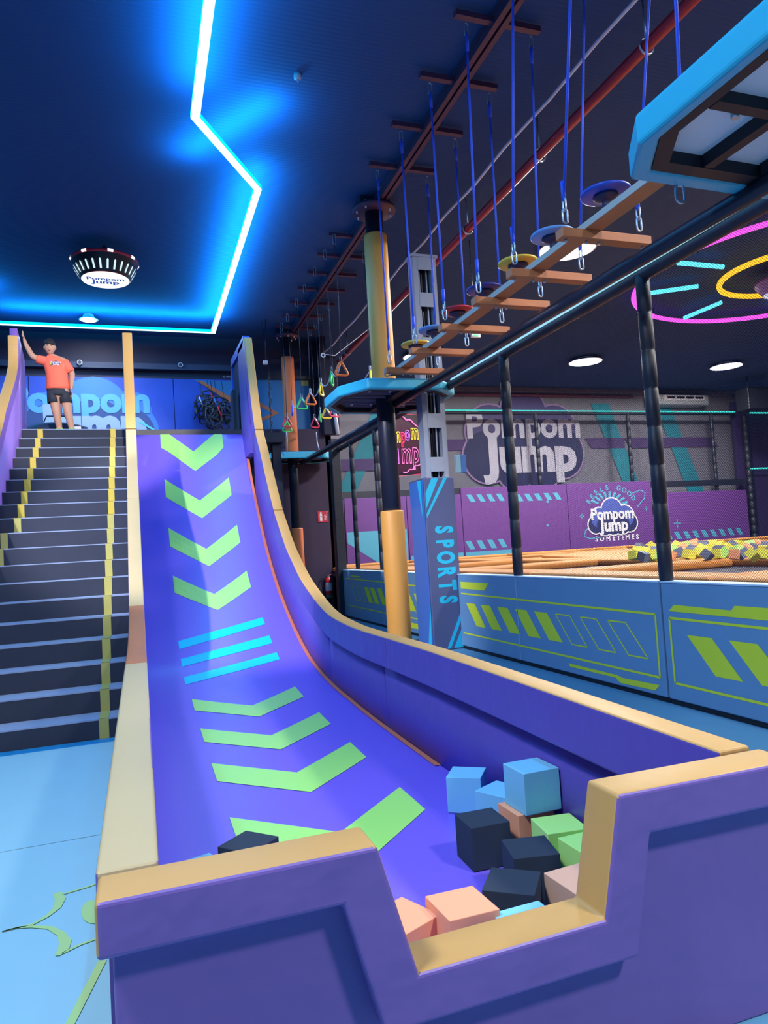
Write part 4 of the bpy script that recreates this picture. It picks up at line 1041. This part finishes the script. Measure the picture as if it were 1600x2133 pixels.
# ================================================================== MURAL BEHIND THE PLATFORM
mu = thing('mural_panel', 'royal blue mural panels with a cloud logo behind the platform', 'mural', (0, 18, 3.8))
for i, (a, b) in enumerate(((-4.2, -2.3), (-2.3, -.75), (-.75, .93), (.93, 2.58))):
    MB().box(a + .008, b - .008, 18.03, 18.09, 3.81, 6.02, mural_b).build('panel', mu)
d = MB(); fn = wp(18.02)
cloud(d, fn, [(-1.9, 4.9, .75), (-.9, 5.25, .78), (-.1, 5.2, .5), (-.2, 4.7, .75), (-1.2, 4.4, .8), (.0, 4.35, .62)], mat('mural_cloud_top', srgb(40, 110, 205), .6))
cloud(d, wp(18.015), [(-1.9, 4.65, .7), (-.9, 4.75, .75), (-.2, 4.65, .66), (-1.2, 4.25, .7), (.0, 4.32, .56)], mural_n)
text_faces(d, 'Pompom', .86, lambda a, b: (-1.2 + a, 18.003, 5.19 + b), mural_c, .045, base=True)
text_faces(d, 'Jump', 1.15, lambda a, b: (-.90 + a, 17.998, 4.50 + b), mural_l, .055, sx=.98, base=True)
stroke_faces(d, [(.1, 4.95), (.42, 4.75), (.55, 4.45), (.45, 4.1), (.25, 3.95)], .05, wp(17.99), cyan_t)
for x, z in ((.62, 4.36), (-1.72, 5.9)):
    d.face([wp(18.01)(x - .05, z - .01), wp(18.01)(x + .05, z - .01), wp(18.01)(x + .05, z + .01), wp(18.01)(x - .05, z + .01)], mural_l); d.face([wp(18.01)(x - .01, z - .05), wp(18.01)(x + .01, z - .05), wp(18.01)(x + .01, z + .05), wp(18.01)(x - .01, z + .05)], mural_l)
d.face([wp(18.01)(*p) for p in [(1.42, 6.0), (2.57, 5.98), (2.57, 5.3)]], mural_t)
d.face([wp(18.0)(*p) for p in [(1.48, 5.98), (1.62, 5.98), (2.57, 5.42), (2.57, 5.25)]], brown_o)
d.face([wp(18.01)(*p) for p in [(1.9, 3.82), (2.57, 3.82), (2.57, 4.1)]], mural_t)
d.build('print', mu, fix=False)
mu2 = thing('mural_panel', 'teal blue mural panel with an ochre zigzag beyond the slide rail', 'mural', (3.6, 18, 4.5))
MB().box(2.62, 4.35, 18.03, 18.09, 4.50, 6.05, mural_t).build('panel', mu2)
d = MB(); fn = wp(18.02)
stroke_faces(d, [(2.63, 5.62), (3.45, 5.17), (2.63, 4.82)], .13, fn, brown_o)
d.face([fn(*p) for p in [(4.15, 6.04), (4.34, 6.04), (4.34, 5.9), (4.15, 5.9)]], tape_g)
d.build('print', mu2, fix=False)
tag(MB().box(2.62, 4.6, 17.95, 18.09, 6.05, 6.15, steel_dark).build('mural_trim'), 'dark rail above the teal mural panel', 'rail')
struct(MB().box(-5.9, 2.6, 17.9, 18.09, 6.22, 6.36, mat('dark_soffit', srgb(40, 56, 84), .7)).build('trim_2'))
for px, py, lb_ in ((166, 727 + 28, 'small round loudspeaker ring on the far wall above the person'), (376, 760, 'small round loudspeaker ring on the far wall above the slide')):
    p = at(px, py, 1, 17.85); t = thing('round_speaker', lb_, 'speaker', tuple(p))
    MB().tube([p + Vector((.05 * math.cos(a * PI / 8), 0, .05 * math.sin(a * PI / 8))) for a in range(16)], .013, steel_grey, 8, True).build('ring', t)
    MB().box(p.x - .03, p.x + .03, 17.86, 17.9, p.z - .03, p.z + .03, black).build('cone', t)
p = at(673, 740, 1, 14); t = thing('round_speaker', 'pale ring shaped spotlight head on an arm by the red pipe', 'speaker', tuple(p))
MB().tube([p + Vector((.038 * math.cos(a * PI / 8), 0, .038 * math.sin(a * PI / 8))) for a in range(16)], .014, rope_w, 8, True).build('ring', t)
MB().tube([p + Vector((.05, 0, .02)), p + Vector((.28, .1, .03)), (5.21, 14.4, 6.55)], .008, rope_w, 6).build('arm', t)
p = at(553, 755, 1, 16.5); t = thing('flood_lamp', 'small pale flood lamp on the ceiling left of the far column', 'lamp', tuple(p))
MB().box(p.x - .06, p.x + .05, 16.45, 16.55, p.z - .05, p.z + .04, rope_w, ).build('head', t, .02)
MB().tube([p, (p.x + .05, 16.5, CEIL)], .01, steel_dark, 6).build('stem', t)
# hanging chain rope
p0 = at(560, 775, 1, 16.6); p1 = at(566, 912, 1, 16.6); ch = MB(); n = 34
t = thing('hanging_chain', 'dark knotted chain hanging in front of the teal mural panel', 'chain', tuple(p0))
for i in range(n):
    q = p0 + (p1 - p0) * (i / n); link(ch, q + Vector((.012 * math.sin(i), 0, -.02)), .036, .016 + .004 * (i % 3), .007, black, 'xy'[i % 2] if i % 2 == 0 else 'y')
ch.build('links', t)
MB().tube([p0, (p0.x - .1, 16.6, CEIL)], .006, steel_dark, 6).build('wire', t)
# harnesses on hooks
hx = [(420, 835), (436, 828), (452, 836), (468, 845), (446, 855)]
acc = [rope_w, red_m, mat('harness_blue', srgb(70, 120, 190), .6), black, red_m]
for i, (px, py) in enumerate(hx):
    p = at(px, py, 1, 17.75 - .07 * i)
    t = thing('climbing_harness', ['black climbing harness with pale straps at the outer edge of the bundle', 'black climbing harness with red strap in the bundle', 'black climbing harness with blue strap in the bundle', 'all black climbing harness nearest the dark guard', 'black climbing harness with dangling red buckles, lowest in the bundle'][i], 'harness', tuple(p), 'harnesses hanging on the mural')
    s_ = MB(); rnd = random.Random(i)
    for k in range(4):
        a0 = rnd.random() * PI; w_, h_ = .12 + rnd.random() * .08, .15 + rnd.random() * .12; cz = -.05 - .09 * k
        s_.tube([p + Vector((w_ * math.cos(a) * math.cos(a0) + .04 * rnd.uniform(-1, 1) + .06 * rnd.uniform(-1, 1), .05 * math.sin(a + a0), cz + h_ * math.sin(a))) for a in [2 * PI * j / 14 for j in range(14)]], .021, black_v, 6, True)
    for k in range(3):
        x = rnd.uniform(-.14, .14); s_.tube([p + Vector((x, 0, -.1)), p + Vector((x + rnd.uniform(-.05, .05), -.02, -.3)), p + Vector((x + rnd.uniform(-.08, .08), 0, -.42 - rnd.random() * .12))], .018, black_v, 6)
    s_.build('webbing', t)
    b_ = MB(); x = rnd.uniform(-.1, .1); b_.tube([p + Vector((x, -.04, .1)), p + Vector((x + .03, -.06, -.02)), p + Vector((x + .08, -.05, -.16))], .018, acc[i], 6); b_.build('coloured_strap', t)
    MB().tube([p + Vector((0, 0, .16)), (p.x, 17.98, 5.98)], .006, steel_dark, 6).build('hook', t)
for i in range(3):
    p = at(467 + i * 6.5, 783, 1, 17.9); tag(MB().tube([p + Vector((.02 * math.cos(a * PI / 6), 0, .02 * math.sin(a * PI / 6) - .02)) for a in range(12)], .005, rope_w, 6, True).build('wall_hook'), 'tiny pale ring hook above the harnesses', 'hook', 'row of ring hooks on the dark wall')

# ================================================================== SERVICE WALL THINGS
ex = thing('fire_extinguisher', 'red fire extinguisher with black hose hung on the dark service wall', 'fire extinguisher', (4.2, 17.5, .3))
p = at(685, 1222, 1, 17.5); ex.location = p; xx, zz = p.x, p.z
MB().lathe([(.02, zz - .28), (.085, zz - .27), (.088, zz + .16), (.07, zz + .215), (.03, zz + .235)], mat('extinguisher_red', srgb(210, 36, 54), .3), (xx, 17.5), 24).build('cylinder', ex)
MB().lathe([(.089, zz - .10), (.09, zz + .10)], mat('extinguisher_label', srgb(200, 190, 200), .5), (xx, 17.5), 24, False).build('label_sheet', ex)
MB().lathe([(.089, zz - .28), (.089, zz - .2)], mat('extinguisher_green', srgb(20, 100, 70), .5), (xx, 17.5), 24, False).build('foot_band', ex)
MB().box(xx - .03, xx + .03, 17.47, 17.53, zz + .235, zz + .28, galv).build('valve', ex)
MB().tube([(xx - .02, 17.5, zz + .285), (xx + .06, 17.5, zz + .30), (xx + .12, 17.5, zz + .27)], .01, red_m, 6).build('lever', ex)
MB().tube([(xx - .03, 17.5, zz + .26), (xx - .14, 17.48, zz + .26), (xx - .19, 17.46, zz + .12), (xx - .17, 17.46, zz - .04), (xx - .11, 17.46, zz - .16)], .012, black, 8).build('hose', ex)
MB().box(xx - .05, xx + .05, 17.55, 17.6, zz - .05, zz + .1, steel_dark).build('wall_bracket', ex)
a_, b_ = at(661, 1065, 1, 17.58), at(684.5, 1087, 1, 17.58)
sg = thing('fire_sign', 'square red fire extinguisher sign on the dark service wall', 'sign', tuple(a_))
MB().box(a_.x, b_.x, 17.575, 17.6, b_.z, a_.z, mat('sign_red', srgb(190, 30, 60), .5)).build('plate', sg, .006)
d = MB(); wx = (b_.x - a_.x); wz = (a_.z - b_.z); fn = lambda u, v: (a_.x + wx * u, 17.57, b_.z + wz * v)
d.face([fn(.2, .1), fn(.42, .1), fn(.42, .68), fn(.38, .78), fn(.24, .78), fn(.2, .68)], white); d.face([fn(.26, .78), fn(.36, .78), fn(.42, .86), (fn(.3, .92)), fn(.16, .82)], white)
for k in range(4): d.face([fn(.6, .16 + k * .13), fn(.8, .24 + k * .13), fn(.84, .30 + k * .13), fn(.62, .23 + k * .13)], white)
for u, v in ((.82, .88), (.88, .92)): d.face([fn(u, v), fn(u + .05, v), fn(u + .05, v + .04), fn(u, v + .04)], white)
d.face([(q[0], 17.566, q[2]) for q in (fn(.25, .5), fn(.37, .5), fn(.37, .55), fn(.25, .55))], black)
d.build('pictogram', sg, fix=False)
x0 = at(670, 800, 1, 17.4).x
tag(MB().box(x0, x0 + .42, 17.4, 17.58, at(680, 905, 1, 17.4).z, at(680, 740, 1, 17.4).z, dark_m).build('cable_duct', None, .01), 'dark square duct rising above the service wall', 'duct')
tag(MB().tube([at(697, 858, 1, 17.3), at(704, 905, 1, 17.3)], .05, rope_w, 10).build('pipe_stub'), 'short pale pipe behind the tube beam by the platform', 'pipe')
exs = at(992, 699, 1, 11.5)
t = thing('exit_light', 'tiny green emergency light seen between the hanging steps', 'light', tuple(exs))
MB().box(exs.x - .09, exs.x + .09, 11.5, 11.55, exs.z - .03, exs.z + .03, white).build('housing', t, .005)
MB().box(exs.x - .04, exs.x + .04, 11.49, 11.5, exs.z - .015, exs.z + .015, exit_g).build('lens', t)
MB().tube([(exs.x, 11.52, exs.z), (exs.x, 11.52, CEIL)], .006, steel_dark, 6).build('rod', t)
p = at(620, 163, 2, 7.05); t = thing('ceiling_sensor', 'small pale round detector on the dark ceiling', 'sensor', tuple(p))
MB().lathe([(.045, CEIL), (.045, 7.05), (.02, 7.03)], steel_grey, (p.x, p.y), 16).build('body', t)
MB().lathe([(.006, 7.0), (.012, 7.03)], galv, (p.x, p.y), 8).build('tip', t)

# ================================================================== BAG ON THE PLATFORM
a_ = at(118, 880, 1, 14.0)
bg = thing('duffel_bag', 'dark navy duffel bag lying on the platform behind the person', 'bag', (a_.x, 14.0, 3.8))
rows = []
for i in range(13):
    t = i / 12; x = a_.x - .52 + 1.04 * t; r = .19 * (math.sin(PI * min(max(t, .04), .96))) ** .35
    rows.append([(x, 14.0 + r * 1.1 * math.cos(2 * PI * j / 14), 3.8 + .19 + r * math.sin(2 * PI * j / 14) * (1 if math.sin(2 * PI * j / 14) > 0 else .98)) for j in range(14)])
MB().grid(rows, mat('navy_bag', srgb(24, 36, 66), .6), closed=True, caps=True).build('body', bg)
h_ = MB(); h_.tube([(a_.x - .2, 13.9, 4.16), (a_.x - .15, 13.85, 4.26), (a_.x + .15, 13.85, 4.26), (a_.x + .2, 13.9, 4.16)], .012, black, 6); h_.build('handle', bg)
MB().box(a_.x + .25, a_.x + .42, 13.79, 13.8, 3.95, 4.06, white).build('stripe_patch', bg)

# ================================================================== PERSON
PY = 13.22
def pw(px, py, y=PY): return at(px, py, 1, y)
person = thing('person', 'person in coral t-shirt and black shorts leaning one hand on the stair wall', 'person', (pw(130, 893).x, PY, 3.8))
def skinned(name, verts, edges, rad, m, root=0, sub=2, parent=person):
    me = bpy.data.meshes.new(name); me.from_pydata([tuple(v) for v in verts], edges, [])
    o = bpy.data.objects.new(name, me); col.objects.link(o)
    mod = o.modifiers.new('skin', 'SKIN'); mod.use_smooth_shade = True
    sv = me.skin_vertices[0].data
    for i, r in enumerate(rad):
        sv[i].radius = r if isinstance(r, tuple) else (r, r)
        sv[i].use_root = (i == root)
    s_ = o.modifiers.new('sub', 'SUBSURF'); s_.levels = sub; s_.render_levels = sub
    dg = bpy.context.evaluated_depsgraph_get(); bpy.context.view_layer.update(); dg = bpy.context.evaluated_depsgraph_get()
    me2 = bpy.data.meshes.new_from_object(o.evaluated_get(dg)); o.modifiers.clear(); o.data = me2
    me2.materials.clear(); me2.materials.append(m)
    for p in me2.polygons: p.use_smooth = True
    if parent: o.parent = parent; o.matrix_parent_inverse = Matrix.Translation(-parent.location)
    return o
J = {}
def j(n, px, py, dy=0): J[n] = pw(px, py, PY + dy)
j('pel', 124, 815); j('waist', 121, 795); j('chest', 117, 765); j('neck0', 108, 744); j('neck1', 105, 737, -.01); j('head', 104, 728, -.02); j('head2', 103, 716, -.01)
j('shL', 92, 750); j('elL', 68, 744, -.02); j('wrL', 53, 716, 0.0); j('haL', 50, 704, 0.02)
j('shR', 134, 752); j('elR', 151, 778, .03); j('wrR', 149, 803, -.04); j('haR', 149, 813, -.06)
j('hipL', 113, 822); j('knL', 117, 855, -.06); j('anL', 123, 885, .0)
j('hipR', 137, 822); j('knR', 141, 856, -.05); j('anR', 150, 888, -.02)
J['anL'].z = 3.895; J['anR'].z = 3.895
J['anL'].x = pw(124, 885).x; J['anR'].x = pw(150, 885).x
toeL = J['anL'] + Vector((-.03, -.14, -.04)); toeR = J['anR'] + Vector((.04, -.14, -.04))
names = ['pel', 'waist', 'chest', 'neck0', 'neck1', 'shL', 'elL', 'wrL', 'haL', 'shR', 'elR', 'wrR', 'haR', 'hipL', 'knL', 'anL', 'hipR', 'knR', 'anR']
V = [J[n] for n in names] + [toeL, toeR]
ix = {n: i for i, n in enumerate(names)}
E_ = [('pel', 'waist'), ('waist', 'chest'), ('chest', 'neck0'), ('neck0', 'neck1'), ('chest', 'shL'), ('shL', 'elL'), ('elL', 'wrL'), ('wrL', 'haL'), ('chest', 'shR'), ('shR', 'elR'), ('elR', 'wrR'), ('wrR', 'haR'), ('pel', 'hipL'), ('hipL', 'knL'), ('knL', 'anL'), ('pel', 'hipR'), ('hipR', 'knR'), ('knR', 'anR')]
E_ = [(ix[a], ix[b]) for a, b in E_] + [(ix['anL'], 19), (ix['anR'], 20)]
rad = {'pel': (.15, .11), 'waist': (.14, .1), 'chest': (.16, .12), 'neck0': .08, 'neck1': .062, 'shL': .07, 'elL': .055, 'wrL': .036, 'haL': (.034, .02), 'shR': .07, 'elR': .055, 'wrR': .036, 'haR': (.034, .022), 'hipL': .115, 'knL': .078, 'anL': .048, 'hipR': .115, 'knR': .078, 'anR': .048}
bodyo = skinned('body', V, E_, [rad[n] for n in names] + [.03, .03], skin)
# head as one shaped surface joined to the body mesh
def head_mesh():
    b = bmesh.new(); c = J['head'] + Vector((0, 0, .035))
    bmesh.ops.create_uvsphere(b, u_segments=28, v_segments=20, radius=1)
    for v in b.verts:
        x, y, z = v.co
        sx2, sy2, sz2 = .088, .104, .132
        if z < 0: k = 1 - .32 * (-z) ** 1.5; x *= k; y = y * (1 - .15 * -z)
        if y < 0:  # face forward is -y
            y *= .92
            if abs(x) < .16 and -.30 < z < .18: y -= .17 * (1 - abs(x) / .16) * (1 - abs(z + .12) / .32 if abs(z + .12) < .32 else 0)     # nose
            for ex_ in (-.38, .38):
                dd = math.hypot(x - ex_, z - .08); y += .09 * max(0, 1 - dd / .24)                                       # eye sockets
            y -= .04 * max(0, 1 - abs(z + .52) / .1) * max(0, 1 - abs(x) / .35)                                     # lips
            y -= .05 * max(0, 1 - math.hypot(x, z + .88) / .3)                                                      # chin
        v.co = Vector((x * sx2, y * sy2, z * sz2)) + c
    return b, c
hb, hc = head_mesh()
nb = bmesh.new(); nb.from_mesh(bodyo.data); tmp = bpy.data.meshes.new('tmp'); hb.to_mesh(tmp); nb.from_mesh(tmp)
for s in (-1, 1):   # ears
    r = bmesh.ops.create_uvsphere(nb, u_segments=10, v_segments=8, radius=1)
    for v in r['verts']: v.co = Vector((v.co.x * .012, v.co.y * .02, v.co.z * .032)) + hc + Vector((s * .089, .005, -.005))
def hand(base, dirv, side, spread, curl, up):
    """palm, four fingers and a thumb grown from the wrist"""
    dirv = dirv.normalized(); side = side.normalized(); nn = dirv.cross(side).normalized()
    tb_ = MB(); pm = base + dirv * .045
    rows = []
    for t, w_, th in ((0, .024, .017), (.03, .036, .015), (.06, .042, .014), (.085, .04, .012)):
        c_ = base + dirv * t; rows.append([c_ + side * w_ * math.cos(a) + nn * th * math.sin(a) for a in [2 * PI * k / 12 for k in range(12)]])
    tb_.grid(rows, skin, closed=True, caps=True)
    for k, ln in enumerate((.062, .072, .068, .052)):
        o_ = base + dirv * .078 + side * (-.03 + .02 * k); d2 = (dirv + side * (-.12 + .08 * k) * spread).normalized()
        p1 = o_ + d2 * ln * .5; p2 = p1 + (d2 + nn * curl).normalized() * ln * .3; p3 = p2 + (d2 + nn * curl * 2).normalized() * ln * .25
        tb_.tube([o_, p1, p2, p3], [.009, .0085, .008, .006], skin, 8)
    o_ = base + dirv * .03 - side * .03; d2 = (dirv * .6 - side * .7 + nn * .2).normalized()
    tb_.tube([o_, o_ + d2 * .03, o_ + d2 * .03 + (d2 + dirv * .6).normalized() * .03], [.011, .0105, .008], skin, 8)
    return tb_
def join_hand(mb_):
    me = bpy.data.meshes.new('h'); me.from_pydata(mb_.v, [], mb_.f); nb.from_mesh(me)
join_hand(hand(J['haL'] - Vector((0, 0, .03)), Vector((-.15, .05, 1)), Vector((0, 1, 0)), 1.3, -.1, 1))
join_hand(hand(J['haR'] + Vector((0, 0, .02)), Vector((.05, -.1, -1)), Vector((0.3, -1, 0)), .6, .5, 1))
bmesh.ops.recalc_face_normals(nb, faces=nb.faces); nb.to_mesh(bodyo.data); nb.free(); hb.free()
for p in bodyo.data.polygons: p.use_smooth = True
# hair cap
b = bmesh.new(); bmesh.ops.create_uvsphere(b, u_segments=32, v_segments=22, radius=1)
for v in b.verts:
    x, y, z = v.co; n_ = 1 + .05 * math.sin(9 * x + 4 * z) * math.cos(7 * y)
    keep = z > -.25 if y > .0 else z > .16 + .07 * math.sin(8 * x)
    k = 1.12 * n_ if keep else .80
    if y < -.2 and .3 < z < .75 and abs(x) < .8: k *= 1.05
    v.co = Vector((x * .09 * k, y * .104 * k, z * .132 * (k if z > 0 else min(k, 1)))) + hc + Vector((0, .004, .008))
me = bpy.data.meshes.new('hair'); b.to_mesh(me); b.free(); me.materials.append(hair)
for p in me.polygons: p.use_smooth = True
ho = bpy.data.objects.new('hair', me); col.objects.link(ho); ho.parent = person; ho.matrix_parent_inverse = Matrix.Translation(-person.location)
# eyes, brows and mouth
fmk = MB()
for s in (-1, 1):
    fmk.box(hc.x + s * .029 - .012, hc.x + s * .029 + .012, hc.y - .094, hc.y - .087, hc.z + .005, hc.z + .011, black)
    fmk.box(hc.x + s * .029 - .016, hc.x + s * .029 + .016, hc.y - .101, hc.y - .093, hc.z + .026, hc.z + .031, hair)
fmk.box(hc.x - .02, hc.x + .02, hc.y - .103, hc.y - .094, hc.z - .074, hc.z - .068, mat('lips', srgb(150, 90, 84), .6))
fmk.build('facial_features', person)
# clothes
def lerp(a, b, t): return a + (b - a) * t
hemL = lerp(J['pel'], J['waist'], .0)
SV = [pw(123, 812), J['waist'], J['chest'], lerp(J['chest'], J['neck0'], .75), J['shL'], lerp(J['shL'], J['elL'], .62), J['shR'], lerp(J['shR'], J['elR'], .72)]
def loft(rings, m, name, n=20, wr=.0, parent=person):
    """rings: (centre, half width vector, half depth vector)"""
    rows = []
    for k, (c_, a_, b_) in enumerate(rings):
        rows.append([c_ + a_ * math.cos(2 * PI * q / n) * (1 + wr * math.sin(3 * q + 2 * k)) + b_ * math.sin(2 * PI * q / n) * (1 + wr * math.cos(4 * q + k)) for q in range(n)])
    return MB().grid(rows, m, closed=True, caps=True)
PX = (at(140, 800, 1, PY) - at(100, 800, 1, PY)).length / 40     # metres to one survey unit at the person
def tr_(px, py, hw, hd, dy=0): return (pw(px, py, PY + dy), Vector((hw * PX, 0, 0)), Vector((0, hd, 0)))
tors = loft([tr_(121, 812, 25, .135), tr_(121, 806, 25, .14), tr_(120, 792, 23.5, .13), tr_(118, 775, 23.5, .13), tr_(115, 762, 24.5, .13), tr_(113, 753, 24, .12), tr_(111, 746, 19, .10), tr_(107, 742, 9, .075), tr_(106, 740, 7.5, .07)], shirt, 't', wr=.012)
def sleeve(a, b, r0, r1):
    d_ = (b - a).normalized(); s1 = d_.cross(Vector((0, 1, 0))).normalized(); s2 = d_.cross(s1)
    for k in range(5):
        pass
    rows = [[a + (b - a) * t + (s1 * math.cos(2 * PI * q / 14) + s2 * math.sin(2 * PI * q / 14)) * (r0 + (r1 - r0) * t) for q in range(14)] for t in (0, .25, .5, .75, 1)]
    tors.grid(rows, shirt, closed=True, caps=True)
sleeve(pw(97, 753), pw(77, 748), .085, .075); sleeve(pw(131, 754), pw(147, 775, PY + .02), .09, .082)
tors.build('t_shirt', person)
d = MB(); p = pw(114, 756, PY - .15); fn = lambda a, b: (p.x + a, p.y - .006 + abs(a) * .12, p.z + b)
cloud(d, lambda a, b: fn(a, b), [(-.03, 0, .03), (.02, .012, .028), (.06, -.0, .022)], navy); d.face([fn(-.075, -.03), fn(-.045, -.03), fn(-.045, .0), fn(-.075, .0)], lime)
text_faces(d, 'Pompom', .045, lambda a, b: (p.x + .02 + a, p.y - .012 + abs(a) * .12, p.z + .012 + b), white, .03); text_faces(d, 'Jump', .05, lambda a, b: (p.x + .02 + a, p.y - .012 + abs(a) * .12, p.z - .02 + b), white, .03)
d.build('chest_print', person, fix=False)
sh_ = loft([tr_(122, 806, 23, .125), tr_(122, 812, 24, .13), tr_(123, 820, 25.5, .14), tr_(123, 826, 25, .135)], shorts, 's', wr=.01)
for lx, hx_, ky in ((111, 112, 840), (136, 138, 840)):
    sh2 = loft([tr_(lx, 818, 13, .12), tr_(lx, 826, 13.2, .125), tr_(hx_, ky, 13.2, .125, -.02)], shorts, 's', wr=.015)
    o_ = len(sh_.v); sh_.v += sh2.v; sh_.f += [tuple(i_ + o_ for i_ in f) for f in sh2.f]; sh_.m += sh2.m; sh_.sm += sh2.sm
sh_.build('shorts', person)
for n, t_ in (('L', toeL), ('R', toeR)):
    a = J['an' + n]; k_ = J['kn' + n]
    skinned('sock', [lerp(a, k_, .16), a, a + Vector((0, 0, -.035)), t_ + Vector((0, 0, .005))], [(0, 1), (1, 2), (2, 3)], [.06, .058, .055, .045], sock)
